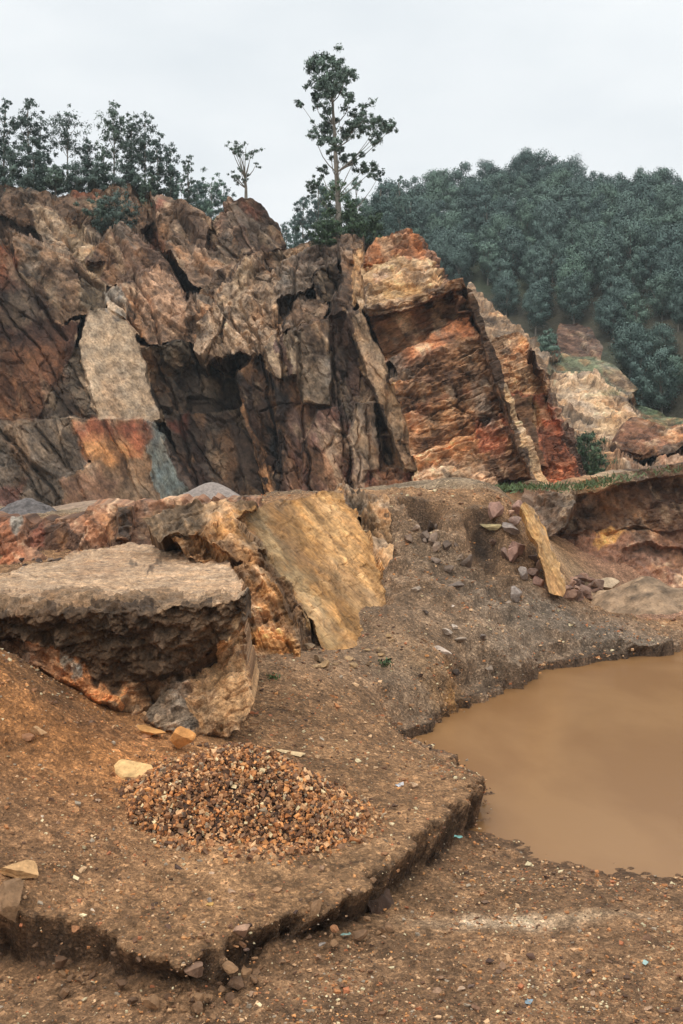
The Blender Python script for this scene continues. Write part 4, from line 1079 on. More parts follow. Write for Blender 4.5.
# rubble piled at the pit
def cluster(n, px0, px1, py0, py1, smin, smax, name, label, group, cols, seed0):
    for k in range(n):
        px, py = random.uniform(px0, px1), random.uniform(py0, py1)
        g = on_ground(px, py)
        s = random.uniform(smin, smax)
        me = rock_mesh(name, s * random.uniform(.8, 1.4), s, s * random.uniform(.4, .8), random.choice(cols), seed0 + k, 12, 1.15, 3)
        o = link(name, me, M['stone']); o.location = (g[0], g[1], g[2] + s * .12); o.rotation_euler = (random.uniform(-.4, .4), random.uniform(-.4, .4), random.uniform(0, 6))
        tag(o, label, 'stone', group)
cluster(26, 566, 594, 580, 602, .2, .5, 'rubble_stone', 'reddish brown rubble stone heaped on the pit floor left of the boulders', 'rubble on the pit floor', [(122, 90, 72), (150, 112, 88), (100, 74, 60)], 300)
cluster(12, 400, 520, 590, 680, .08, .2, 'stone', 'grey brown stone scattered on the gravel slope left of the pond', 'stones on the gravel slope', [(112, 96, 84), (140, 120, 100), (80, 66, 56), (170, 150, 130)], 400)
cluster(34, 10, 330, 780, 960, .04, .10, 'stone', 'small brown or tan stone scattered around the foot of the gravel pile', 'stones around the gravel pile', PAL, 500)
cluster(40, 200, 683, 890, 1020, .03, .09, 'stone', 'small stone scattered on the muddy flat in front of the pond', 'stones on the near flat', PAL, 600)
cluster(14, 20, 60, 560, 572, .08, .2, 'stone', 'small dark stone lying along the back of the earth ledge top', 'stones on the ledge top', [(70, 54, 44), (120, 96, 76)], 700)
cluster(16, 0, 220, 690, 745, .06, .16, 'stone', 'orange brown stone fallen below the undercut ledge', 'stones below the ledge', [(150, 100, 60), (176, 120, 62), (110, 80, 58)], 800)

def rubble(n, poly, smin, smax, name, label, group, cols, seed0):
    r = random.Random(seed0); k = 0
    while k < n:
        px = r.uniform(min(p[0] for p in poly), max(p[0] for p in poly)); py = r.uniform(min(p[1] for p in poly), max(p[1] for p in poly))
        if not inside(poly, np.array([px]), np.array([py]))[0]: continue
        g = on_ground(px, py); s = r.uniform(smin, smax)
        o = link(name, rock_mesh(name, s * r.uniform(.8, 1.3), s * .9, s * r.uniform(.7, 1.3), r.choice(cols), seed0 + k, 18, 1.25, 4), M['stone'])
        o.location = (g[0], g[1] - .1, g[2] + s * .12); o.rotation_euler = (r.uniform(-.5, .5), r.uniform(-.5, .5), r.uniform(0, 6))
        tag(o, label, 'rock', group); k += 1
rubble(17, [(492, 510), (518, 500), (530, 520), (546, 570), (552, 600), (505, 596), (484, 585), (484, 560)], .22, .5, 'broken_rock', 'broken pinkish brown rock wedged beside the upright yellow slab', 'broken rocks beside the upright slab',
       [(150, 112, 94), (124, 96, 80), (140, 124, 112), (106, 80, 64), (164, 122, 92)], 2000)
rubble(16, [(392, 520), (440, 530), (474, 545), (466, 575), (400, 560)], .14, .34, 'broken_rock', 'brown rock half buried in the upper gravel slope below the dark hollows', 'rocks in the upper gravel slope',
       [(112, 92, 76), (96, 78, 64), (132, 108, 88)], 2100)

cluster(18, 300, 392, 636, 668, .06, .2, 'stone', 'ochre stone fallen at the foot of the smooth ochre slab', 'stones at the foot of the ochre slab', [(150, 116, 72), (120, 94, 64), (164, 128, 84)], 2300)
# clods broken off the lip of the earth shelf
for k in range(64):
    t = random.uniform(.06, .36) * (len(EDGE) - 1); i = int(t); f = t - i
    a_, b_ = EDGE_W[i], EDGE_W[i + 1]
    x = a_[0] + (b_[0] - a_[0]) * f + random.gauss(.0, .10); y = a_[1] + (b_[1] - a_[1]) * f - abs(random.gauss(.04, .10))
    s = random.choice([random.uniform(.04, .09), random.uniform(.06, .17)])
    o = link('clod', rock_mesh('clod', s * 1.2, s, s * .75, random.choice([(112, 80, 50), (92, 64, 40), (128, 92, 56)]), 1000 + k, 26, 1.3, 3), M['stone'])
    o.location = (x, y, float(gz(x, y)[0]) + s * .15); o.rotation_euler = (random.uniform(-.5, .5), random.uniform(-.5, .5), random.uniform(0, 6))
    tag(o, 'brown earth clod crumbled off the broken edge of the earth shelf', 'clod', 'clods along the broken edge')

# --- pebbles: nobody could count them
def pebbles():
    N = 60000
    Y = 6.6 * (26 / 6.6) ** (rng.random(N) ** 1.15)
    X = rng.uniform(-.40, .44, N) * (Y + .6)
    z, w, sd, spd = ground_z(X, Y)
    dens = .28 + .8 * np.clip(fbm(np.stack([X, Y, 0 * X], 1), .7, 4, 90) + .35, 0, 1)
    dens = np.where((w < .5) & (np.abs(spd) < .5), 1.0, dens)
    dens = np.where((np.hypot((X + .5) / 1.8, (Y - 8.6) / .35) < 1), dens * .5, dens)
    m = (z > .015) & (rng.random(N) < dens)
    X, Y, z = X[m], Y[m], z[m]; n = len(X)
    size = np.exp(rng.normal(math.log(.013), .5, n)).clip(.006, .06) * (Y / 9) ** .75
    cols = pal(n) * [.92, .86, .72]
    pale = rng.random(n) < .012
    cols[pale] = lin((186, 164, 136), 1.0)
    red = rng.random(n) < .06
    cols[red] = lin((176, 100, 50), 1.1)
    V, Fq, C = chips(np.stack([X, Y, z + size * .12], 1), size, cols, .35, (.3, .6))
    o = link('pebbles', mesh_np('pebbles', V, Fq, C), M['stone']); tag(o, kind='stuff')
pebbles()

# --- scraps of litter
def scrap(px, py, s, col, label, kindname='litter_scrap'):
    g = on_ground(px, py)
    n = 7
    xs = np.linspace(-1, 1, n)
    X, Y = np.meshgrid(xs, xs); P = np.stack([X.ravel(), Y.ravel() * .6, 0 * X.ravel()], 1)
    P[:, 2] = .45 * fbm(P + px, .9, 3, int(px)) + .12
    P[:, :2] += .2 * np.stack([fbm(P + 5, .5, 2, 1), fbm(P + 9, .5, 2, 2)], 1)
    V = np.concatenate([P, P - [0, 0, .03]]) * s
    ii = np.arange(n * n).reshape(n, n)
    q = np.stack([ii[:-1, :-1], ii[:-1, 1:], ii[1:, 1:], ii[1:, :-1]], -1).reshape(-1, 4)
    o = link(kindname, mesh_np(kindname, V, [q, q[:, ::-1] + n * n], None, True), plain_mat('plastic_' + str(int(px)), tuple(lin(col, 1.0)), .45, 3))
    o.location = (g[0], g[1], g[2] + .006); o.rotation_euler = (0, 0, px)
    tag(o, label, 'litter')
scrap(458, 845, .05, (110, 170, 160), 'crumpled teal plastic scrap at the foot of the earth shelf by the pond')
scrap(551, 877, .028, (84, 150, 140), 'small turquoise plastic scrap at the near edge of the pond')
scrap(645, 965, .032, (150, 178, 168), 'pale mint plastic scrap on the muddy flat at lower right')
scrap(529, 1003, .04, (120, 140, 150), 'light blue scrap on the muddy flat near the bottom of the picture')
scrap(346, 938, .04, (124, 150, 136), 'pale green scrap beside the foot of the broken shelf edge')
scrap(644, 927, .022, (70, 100, 150), 'tiny blue scrap on the flat right of the pale dusty spot')
scrap(22, 1012, .03, (150, 190, 180), 'pale green scrap in the lower left corner')
scrap(398, 787, .03, (200, 200, 204), 'white plastic scrap on the earth shelf beside a tan stone')

# ================================================================== PLANTS
def tubes(paths, sides=6):
    """paths: list of ([points], [radii]) -> verts, quads"""
    VV = []; FF = []; o = 0
    for pts, rad in paths:
        pts = np.asarray(pts, float); n = len(pts)
        T = np.gradient(pts, axis=0); T /= np.linalg.norm(T, axis=1, keepdims=True) + 1e-9
        a = np.cross(T, [0.31, 0.9, .2]); a /= np.linalg.norm(a, axis=1, keepdims=True) + 1e-9
        b = np.cross(T, a)
        th = np.arange(sides) * 2 * math.pi / sides
        ring = pts[:, None] + np.asarray(rad)[:, None, None] * (np.cos(th)[None, :, None] * a[:, None] + np.sin(th)[None, :, None] * b[:, None])
        VV.append(ring.reshape(-1, 3))
        i = np.arange(n * sides).reshape(n, sides)
        FF.append(np.stack([i[:-1], np.roll(i, -1, 1)[:-1], np.roll(i, -1, 1)[1:], i[1:]], -1).reshape(-1, 4) + o)
        o += n * sides
    return np.concatenate(VV), np.concatenate(FF)

def leaves(clumps, r, size, droop=.5, shell=.55, slim=1.0):
    """clumps: (x,y,z,rx,ry,rz,n) -> diamond leaves spread through each clump; returns verts, quads, soft normals"""
    VV = []; NN = []
    C0 = np.array([c[:3] for c in clumps]).mean(0); ext = np.array([c[:3] for c in clumps]).std(0) + .3
    for (x, y, z, rx, ry, rz, n) in clumps:
        d = r.normal(size=(n, 3)); d /= np.linalg.norm(d, axis=1, keepdims=True)
        rad = r.random((n, 1)) ** shell
        c = d * rad * [rx, ry, rz]
        c *= 1 + .25 * r.normal(size=(n, 1))
        c += [x, y, z]
        out = (c - C0) / ext; out /= np.linalg.norm(out, axis=1, keepdims=True) + 1e-6
        nm = out * .55 + d * .75 + [0, 0, .15]
        nm /= np.linalg.norm(nm, axis=1, keepdims=True)
        ln = nm + r.normal(size=(n, 3)) * 1.0; ln /= np.linalg.norm(ln, axis=1, keepdims=True)
        ax = np.cross(ln, r.normal(size=(n, 3)) * [1, 1, .5] + 1e-3); ax /= np.linalg.norm(ax, axis=1, keepdims=True) + 1e-9
        s = np.cross(ln, ax)
        L = size * r.uniform(.6, 1.3, (n, 1)); W = L * slim * r.uniform(.4, .65, (n, 1))
        VV.append(np.stack([c - ax * L * .5, c - s * W * .5, c + ax * L * .5, c + s * W * .5], 1))
        sn = nm + r.normal(size=(n, 3)) * .06; sn /= np.linalg.norm(sn, axis=1, keepdims=True)
        NN.append(np.repeat(sn[:, None], 4, 1))
    V = np.concatenate(VV).reshape(-1, 3)
    # face winding must agree with the soft normals
    N = np.concatenate(NN).reshape(-1, 3)
    q = np.arange(len(V)).reshape(-1, 4)
    fn = np.cross(V[q[:, 1]] - V[q[:, 0]], V[q[:, 2]] - V[q[:, 0]])
    flip = (fn * N[q[:, 0]]).sum(1) < 0
    q[flip] = q[flip][:, ::-1]
    return V, q, N

def leaf_mesh(name, V, q, N):
    me = mesh_np(name, V, q, None, True)
    me.normals_split_custom_set_from_vertices([tuple(n) for n in N])
    return me

M['leaf'] = leaf_mat('eucalyptus_leaves', lin((48, 64, 58), 1.0), lin((112, 134, 120), 1.0), .35)
M['leaf_far'] = leaf_mat('forest_leaves', lin((50, 72, 66), 1.0), lin((118, 146, 134), 1.0), .30)
M['bush'] = leaf_mat('bush_leaves', lin((40, 58, 40), 1.0), lin((98, 124, 84), 1.0), .8)
M['grass'] = leaf_mat('grass_blades', lin((52, 72, 40), 1.0), lin((104, 122, 74), 1.0), .8)
M['bark'] = plain_mat('eucalyptus_bark', tuple(lin((128, 118, 104), 1.0)), .85, 4)
M['twig'] = plain_mat('dark_stems', tuple(lin((84, 72, 60), 1.0)), .9, 4)

def tree(name, base, trunk, branches, clumps, leafsize, label, cat='tree', group=None, mat='leaf', seed=0, droop=.5):
    """everything in world metres; becomes Empty > trunk, crown at the foot of the tree"""
    r = np.random.default_rng(seed)
    root = empty(name, base); tag(root, label, cat, group)
    b = np.array(base)
    V, q = tubes([trunk] + branches)
    link('trunk', mesh_np('trunk', V - b, q, None, True), M['bark'], root)
    V, q, N = leaves(clumps, r, leafsize, droop, .75, .62)
    link('crown', leaf_mesh('crown', V - b, q, N), M[mat], root)
    return root

def bend(a, b, r, n=5, sag=.12):
    a = np.array(a, float); b = np.array(b, float); t = np.linspace(0, 1, n)[:, None]
    L = np.linalg.norm(b - a)
    p = a + (b - a) * t + (r.normal(size=3) * sag * L * .5 + [0, 0, -sag * L * .5]) * (t * (1 - t) * 2)
    return p

# the tall lone tree on the cliff top
def hero_tree():
    r = np.random.default_rng(12)
    Y0 = 54.5; k = Y0 / F
    CL = [(312, 66, 8), (325, 60, 8), (336, 64, 9), (345, 73, 8), (318, 77, 9), (331, 77, 10), (342, 86, 10), (325, 88, 9), (314, 95, 7), (334, 95, 8), (349, 97, 6), (317, 104, 5), (300, 103, 4),
          (327, 112, 5), (323, 128, 8), (329, 134, 9), (317, 138, 6), (331, 148, 6), (345, 134, 7), (358, 112, 7), (367, 117, 8), (362, 126, 8), (353, 128, 7), (384, 123, 7), (391, 128, 5), (377, 125, 7), (375, 142, 4),
          (345, 159, 7), (356, 158, 5), (364, 170, 6), (373, 170, 5), (380, 174, 3), (323, 172, 5), (315, 183, 5), (311, 190, 4), (334, 158, 4), (341, 150, 4)]
    T = [(340, 240), (339, 215), (337.5, 190), (336, 165), (335, 140), (333.5, 118), (332, 96), (331, 75)]
    tp = [np.array(at(x, y, Y0)) for x, y in T]
    trunk = (tp, [.17, .15, .135, .12, .10, .08, .05, .025])
    cl = []; br = []
    for (x, y, rr) in CL:
        c = np.array(at(x, y, Y0 + r.normal() * 1.3))
        n = int(19 * rr ** 1.5)
        # a clump is three or four tufts, so that sky shows between them
        for _ in range(11):
            o = r.normal(size=3) * rr * k * .66
            q_ = r.uniform(.3, .7) * rr * k
            cl.append((*(c + o), q_, q_, q_ * r.uniform(.6, 1.1), max(6, n // 5)))
        j = min(range(len(T)), key=lambda i: abs(T[i][1] - (y + 12 + abs(x - 335) * .45)))
        s = tp[j] * .7 + tp[max(j - 1, 0)] * .3
        p = bend(s, c, r, 5, .22)
        br.append((p, np.linspace(.035, .008, 5)))
    tree('eucalyptus_tree', tuple(tp[0]), trunk, br, cl, .17, 'tall thin eucalyptus standing alone on the cliff top against the sky', seed=4)
hero_tree()

def euc(px, pb, pt, w, Y, label, group=None, seed=0, form='oval', dens=1.0, mat='leaf', bare=.35, leaf=.17, name='eucalyptus_tree', leanx=0):
    """eucalyptus between rows pb and pt of the photo, w pixels wide, Y metres away"""
    r = np.random.default_rng(seed + 100)
    base = np.array(at(px, pb, Y)); k = Y / F; H = (pb - pt) * k; W = w * k
    top = base + [leanx * k, 0, H]
    tr = bend(base, top - [0, 0, H * .08], r, 7, .04)
    trunk = (tr, np.linspace(max(.05, H * .014), .015, 7))
    cl = []; br = []
    nC = 12 if form != 'bush' else 9
    for i in range(nC):
        t = (i + .5) / nC
        h = bare + (1 - bare) * t
        if form == 'oval': prof = math.sin(math.pi * min(1, .16 + t * .8)) ** .7
        elif form == 'umbrella': prof = .35 + .65 * math.sin(math.pi * min(1, t * .9 + .1))
        elif form == 'cone': prof = 1.05 - .8 * t
        else: prof = math.sin(math.pi * min(1, .3 + t * .65)) ** .6
        a = i * 2.4 + r.uniform(-.5, .5)
        rad = W * .5 * prof * r.uniform(.35, .8)
        c = base + (top - base) * h + np.array([math.cos(a) * rad, math.sin(a) * rad, 0])
        cr = W * .5 * prof * r.uniform(.34, .6) + .12
        n = int(dens * 165 * min(3.2, (cr / .6) ** 1.5) + 10)
        for _ in range(7):
            o = r.normal(size=3) * cr * .62
            q_ = cr * r.uniform(.3, .7)
            cl.append((*(c + o), q_, q_, q_ * .85, n // 3))
        s = base + (top - base) * max(.05, h - .16)
        br.append((bend(s, c, r, 4, .1), np.linspace(max(.018, H * .005), .008, 4)))
    return tree(name, tuple(base), trunk, br, cl, leaf, label, 'tree' if form != 'bush' else 'bush', group, mat, seed)

RT = 'trees along the left cliff top'
euc(5, 196, 99, 26, 63, 'dense dark eucalyptus at the left edge of the cliff top', RT, 1, dens=1.4, bare=.2)
euc(27, 196, 97, 30, 62, 'tall dense eucalyptus second from the left edge of the cliff top', RT, 2, dens=1.6, bare=.15)
euc(40, 194, 124, 22, 63, 'shorter dark eucalyptus tucked right of the tall pair at the far left', RT, 23, dens=1.4, bare=.15)
euc(67, 192, 117, 40, 63, 'open umbrella crowned eucalyptus with sky under its branches at upper left', RT, 3, 'umbrella', .62, bare=.58)
euc(88, 190, 142, 20, 63, 'small ragged eucalyptus right of the open umbrella crowned one', RT, 4, dens=.9)
euc(114, 188, 107, 34, 62, 'tall eucalyptus with the highest crown of the middle clump on the left ridge', RT, 5, dens=.95, bare=.42)
euc(131, 194, 122, 26, 62, 'slender eucalyptus in the middle clump on the left ridge', RT, 6, dens=1.0, bare=.3)
euc(145, 198, 116, 30, 61, 'broad eucalyptus at the right side of the middle clump on the left ridge', RT, 7, dens=1.1, bare=.3)
euc(156, 204, 140, 24, 60.5, 'dense eucalyptus where the left ridge starts to descend', RT, 8, dens=1.3, bare=.15)
euc(170, 208, 147, 22, 60.5, 'rounded eucalyptus halfway down the descending left ridge', RT, 9, dens=1.2, bare=.15)
euc(188, 214, 157, 16, 62, 'narrow pointed eucalyptus on the descending left ridge', RT, 10, 'cone', 1.2, bare=.12)
euc(104, 192, 150, 18, 61, 'short eucalyptus in front of the middle clump on the left ridge', RT, 24, dens=1.0, bare=.2)
FT = 'paler trees beyond the left ridge'
euc(176, 222, 176, 30, 84, 'pale bushy tree beyond the ridge, leftmost of the paler ones', FT, 11, 'bush', 2.2, 'leaf_far', .05)
euc(198, 224, 182, 28, 84, 'pale bushy tree beyond the ridge, second of the paler ones', FT, 12, 'bush', 2.2, 'leaf_far', .05)
euc(211, 228, 179, 28, 84, 'pale rounded tree left of the rock pinnacle', FT, 13, 'bush', 2.2, 'leaf_far', .05)
euc(224, 230, 183, 24, 85, 'pale rounded tree partly hidden by the rock pinnacle', FT, 14, 'bush', 2.2, 'leaf_far', .05)
euc(286, 262, 221, 18, 84, 'pale tree in the gap right of the rock pinnacle', FT, 15, 'bush', 1.8, 'leaf_far', .05)
HG = 'bushes along the left cliff top'
for i, (px, pb, pt, w) in enumerate([(-14, 194, 150, 40), (10, 196, 150, 38), (34, 196, 152, 36), (56, 198, 166, 34), (76, 194, 168, 30), (94, 190, 170, 28), (-40, 190, 130, 44), (128, 190, 166, 28), (150, 202, 178, 26)]):
    euc(px, pb, pt, w, 60.5 - .0 * i, 'dark leafy bush crowding the foot of the trees on the left cliff top', HG, 40 + i, 'bush', 2.6, 'leaf', .05, .15, 'bush')
# little tree on the pinnacle
def pinnacle_tree():
    r = np.random.default_rng(5); Y0 = 56.6; k = Y0 / F
    T = [(246, 199), (246, 188), (245, 178), (244, 168), (241, 158)]
    tp = [np.array(at(x, y, Y0)) for x, y in T]
    CL = [(231, 147, 5), (238, 145, 6), (246, 147, 6), (252, 152, 6), (243, 152, 6), (235, 152, 4), (250, 158, 4), (256, 164, 3.4), (236, 175, 5), (241, 171, 5), (237, 181, 4), (243, 180, 3.6), (233, 177, 3)]
    cl = []; br = []
    for x, y, rr in CL:
        c = np.array(at(x, y, Y0 + r.normal() * .5))
        for _ in range(5): cl.append((*(c + r.normal(size=3) * rr * k * .65), rr * k * .5, rr * k * .5, rr * k * .32, int(9 * rr)))
        j = 2 if y < 170 else 1
        br.append((bend(tp[j], c, r, 4, .15), np.linspace(.04, .01, 4)))
    tree('eucalyptus_tree', tuple(tp[0]), (tp, [.10, .08, .06, .04, .02]), br, cl, .12, 'small flat topped tree alone on the rock pinnacle', seed=6)
pinnacle_tree()
BT = 'trees behind the quarry cliff'
for i, (px, pb, pt, w, form, lab) in enumerate([
    (303, 262, 196, 20, 'oval', 'dark narrow tree left of the tall lone eucalyptus, behind the cliff'),
    (318, 262, 181, 30, 'umbrella', 'drooping tree just left of the tall lone trunk, behind the cliff'),
    (331, 262, 177, 34, 'oval', 'dense round crowned tree directly behind the tall lone trunk'),
    (356, 264, 178, 32, 'oval', 'broad tree right of the tall lone trunk, behind the cliff'),
    (380, 264, 178, 30, 'oval', 'rounded tree above the orange peak, behind the cliff'),
    (399, 264, 175, 17, 'umbrella', 'slim tree rising above its neighbours over the orange peak'),
    (368, 262, 205, 34, 'bush', 'low broad tree behind the shrubs on the cliff top'),
    (410, 268, 196, 30, 'oval', 'rounded tree behind the orange peak'),
    (296, 262, 222, 22, 'bush', 'low pale tree in the dip left of the tall lone eucalyptus')]):
    euc(px, pb, pt, w, 98 + 2 * (i % 3), lab, BT, 70 + i, form, 2.0, 'leaf_far', .12, .20)
# shrubs growing on the rock
def shrub(px, pb, pt, w, Y, label, seed, dens=1.3, mat='bush', leaf=.13):
    return euc(px, pb, pt, w, Y, label, None, seed, 'bush', dens * 1.9, mat, .03, leaf, 'shrub')
shrub(336, 246, 182, 30, 52.2, 'leafy brown green shrub around the foot of the tall lone eucalyptus', 90, 1.0)
shrub(352, 242, 205, 30, 52.0, 'green shrub on the cliff top right of the tall lone trunk', 91)
shrub(374, 246, 214, 22, 52.6, 'green shrub overhanging the left side of the orange peak', 92)
shrub(326, 246, 226, 30, 51.5, 'low weedy shrub on the cliff top below the tall lone eucalyptus', 93)
shrub(118, 228, 196, 32, 56.2, 'dark shrub growing in a hollow of the upper left slope', 94, 1.5, 'leaf')
shrub(100, 224, 200, 26, 56.6, 'dark shrub left of another in a hollow of the upper left slope', 95, 1.4, 'leaf')
shrub(585, 474, 432, 34, 46.5, 'dark green bush at the foot of the red rock fin', 96, 1.6)
shrub(548, 367, 334, 24, 84, 'round dark bush at the lower edge of the forest by the red earth', 97, 3.0, 'leaf_far', .2)
shrub(598, 480, 456, 22, 45.5, 'low green bush right of the rock fin bush', 98, 1.0)
def weed(px, py, s, label):
    g = on_ground(px, py); r = np.random.default_rng(int(px))
    root = tag(empty('weed', tuple(g)), label, 'weed')
    V, q, N = leaves([(0, 0, s * .4, s, s, s * .45, 60)], r, s * .45, -.5)
    link('leaf_tuft', leaf_mesh('leaf_tuft', V, q, N), M['grass'], root)
weed(386, 666, .16, 'small green weed on the bare slope below the ochre slab')
weed(272, 680, .10, 'tiny dark green weed at the foot of the ochre rock')

# grass along the lip of the pit: one mass
def grass():
    r = np.random.default_rng(3); VV = []
    line = [(470, 492, 31), (500, 490, 31.5), (534, 487, 32.5), (560, 489, 33), (590, 486, 33.2), (614, 479, 33.4), (650, 473, 33.6), (690, 469, 33.8)]
    line2 = [(476, 496, 27), (540, 490, 31)]
    P = []
    for (a, b) in zip(line[:-1], line[1:]):
        n = int(330 * (1.0 if a[0] < 600 else .25))
        for _ in range(n):
            t = r.random(); P.append(np.array(at(*[a[i] + (b[i] - a[i]) * t for i in range(3)])) + r.normal(size=3) * [.2, .7, .05])
    P = np.array(P); n = len(P)
    ax = r.normal(size=(n, 3)) * [.6, .6, .3] + [0, -.25, .7]; ax /= np.linalg.norm(ax, axis=1, keepdims=True)
    s = np.cross(ax, r.normal(size=(n, 3))); s /= np.linalg.norm(s, axis=1, keepdims=True)
    L = r.uniform(.07, .20, (n, 1)); W = L * .25
    V = np.stack([P - s * W * .5, P + s * W * .5, P + ax * L + s * W * .15, P + ax * L - s * W * .15], 1).reshape(-1, 3)
    o = link('grass', mesh_np('grass', V, np.arange(len(V)).reshape(-1, 4)), M['grass']); tag(o, kind='stuff')
grass()

# ================================================================== HILL AND FOREST
RIDGE = [(-90, 150), (-50, 168), (-22, 18), (-12, 30), (-4, 35.5), (6, 40), (16, 43.5), (30, 45), (50, 44.5), (80, 45), (120, 52)]
def hill_z(X, Y):
    rx = np.array([-140, -60, -26, -14, -5, 6, 12, 18, 30, 38, 50, 80, 120]); rz = np.array([16, 18, 22, 27.5, 33, 38.3, 41.6, 42.4, 42.0, 40.6, 40.6, 40.5, 38.])
    ridge = np.interp(X, rx, rz)
    base = np.interp(X, [-140, -20, 10, 25, 40, 120], [2, 2, 4.0, 5.0, 8, 14])
    y0 = np.interp(X, [-20, 12, 22, 32, 60], [88, 88, 86, 76, 64.])
    t = (Y - y0) / (148 - y0)
    tt = np.clip(t, 0, 1)
    z = base + (ridge - base) * (tt ** .92) - np.clip(t - 1, 0, 9) * 12
    z = z + np.where(t < 0, np.clip(t, -1, 0) * 6, 0)
    z = z + 1.6 * fbm(np.stack([X, Y, 0 * X], 1), 18, 4, 77)
    return z
def hill():
    n = 200
    xs = np.linspace(-170, 190, n); ys = np.linspace(62, 260, n)
    X, Y = np.meshgrid(xs, ys); X = X.ravel(); Y = Y.ravel(); z = hill_z(X, Y)
    ii = np.arange(n * n).reshape(n, n)
    q = np.stack([ii[:-1, :-1], ii[:-1, 1:], ii[1:, 1:], ii[1:, :-1]], -1).reshape(-1, 4)
    c = np.tile(lin((74, 70, 54), 1.0), (n * n, 1))
    w = sstep(0, .5, fbm(np.stack([X, Y, z], 1), 9, 4, 5))[:, None] * .5
    c = c * (1 - w) + lin((58, 78, 50), 1.0) * w
    o = link('hill', mesh_np('hill', np.stack([X, Y, z], 1), q, c, True), M['far_rock']); tag(o, kind='structure')
hill()
# far plain so that the land goes on past the quarry
def plain():
    V = [(-700, -300, -1.2), (700, -300, -1.2), (700, 900, -1.2), (-700, 900, -1.2)]
    c = np.tile(lin((110, 92, 66), 1.0), (4, 1))
    o = link('terrain', mesh_np('terrain', V, np.array([(0, 1, 2, 3)]), c), M['far_rock']); tag(o, kind='structure')
plain()

def proto(seed, W, H, form):
    """round-headed tree: lobes of foliage set over a dome"""
    r = np.random.default_rng(seed)
    top = np.array([r.normal() * .2, r.normal() * .2, H])
    trunk = (bend(np.zeros(3), top - [0, 0, H * .2], r, 5, .04), np.linspace(.12, .03, 5))
    cl = []; br = []
    low = .10 if form == 'round' else .42
    zc = H * (low + (1 - low) * .48); rz = H * (1 - low) * .50
    nC = 17
    for i in range(nC):
        u = 1 - 2 * (i + .5) / nC; a = i * 2.39996 + r.uniform(-.4, .4)
        s = math.sqrt(1 - u * u); f = r.uniform(.5, .82)
        wide = 1.0 if u < .2 else 1.0 - .25 * (u - .2)
        c = np.array([math.cos(a) * s * W * .5 * f * wide, math.sin(a) * s * W * .5 * f * wide, zc + u * rz * f]) + top * [1, 1, 0]
        cr = W * r.uniform(.14, .24)
        cl.append((*c, cr, cr, cr * .85, int(640 * cr ** 1.7) + 120))
        if i % 2: br.append((bend(np.array([0, 0, zc - rz * .6]), c, r, 4, .1), np.linspace(.05, .015, 4)))
    V, q = tubes([trunk] + br, 5)
    tm = mesh_np('trunk', V, q, None, True); tm.materials.append(M['bark'])
    V, q, N = leaves(cl, r, .17, .25, .30)
    cm = leaf_mesh('crown', V, q, N); cm.materials.append(M['leaf_far'])
    return tm, cm

PROT = [proto(900 + i, w, h, f) for i, (w, h, f) in enumerate([(3.5, 6.0, 'round'), (3.1, 6.4, 'round'), (4.1, 6.2, 'round'), (2.8, 5.4, 'round'), (3.8, 6.2, 'high'), (3.2, 6.7, 'high')])]
def add_tree(x, y, z, k, s, rz, label, group):
    root = empty('forest_tree', (x, y, z)); root.scale = (s, s, s * random.uniform(.9, 1.15)); root.rotation_euler = (0, 0, rz)
    tag(root, label, 'tree', group)
    for me, nm in zip(PROT[k], ('trunk', 'crown')):
        o = bpy.data.objects.new(nm, me); COL.objects.link(o); o.parent = root

def forest():
    lower = [(380, 300), (440, 290), (480, 300), (500, 326), (545, 350), (556, 332), (600, 340), (612, 384), (640, 424), (690, 444), (900, 446)]
    cand = []
    sp = 3.2
    for iy in range(40):
        for ix in range(80):
            y = 66 + iy * sp * .82 + random.uniform(-.9, .9)
            x = -16 + (ix + .5 * (iy % 2)) * sp + random.uniform(-1.0, 1.0)
            if y > 150: continue
            z = float(hill_z(np.array([x]), np.array([y]))[0])
            px = CX + F * x / y; py = HZ - F * (z - CAMZ) / y
            if px < 372 or px > 735: continue
            if py > np.interp(px, [p[0] for p in lower], [p[1] for p in lower]): continue
            t = (HZ - py)
            cand.append((y, x, z, px, py))
    cand.sort()
    print('forest candidates', len(cand))
    return cand
cand = forest()
random.seed(21)
if len(cand) > 296:
    cand = random.sample(cand, 296); cand.sort()
for (y, x, z, px, py) in cand:
    k = random.choice([0, 1, 2, 3, 0, 1, 2])
    if py < 215 and random.random() < .6: k = random.choice([4, 5])
    s = random.choice([random.uniform(.7, .95), random.uniform(.9, 1.25)]) * (0.86 + .34 * (y - 80) / 70)
    top = py - 5.6 * s * F / y
    if top < 178: lab, grp = 'eucalyptus on the skyline of the wooded hill', 'trees on the hill skyline'
    elif py > 330: lab, grp = 'blue green tree at the lower edge of the wooded hill', 'trees at the lower edge of the forest'
    else: lab, grp = 'blue green eucalyptus packed among others on the middle of the wooded hillside', 'trees on the wooded hillside'
    add_tree(x, y, z - .3, k, s, random.uniform(0, 6.28), lab, grp)

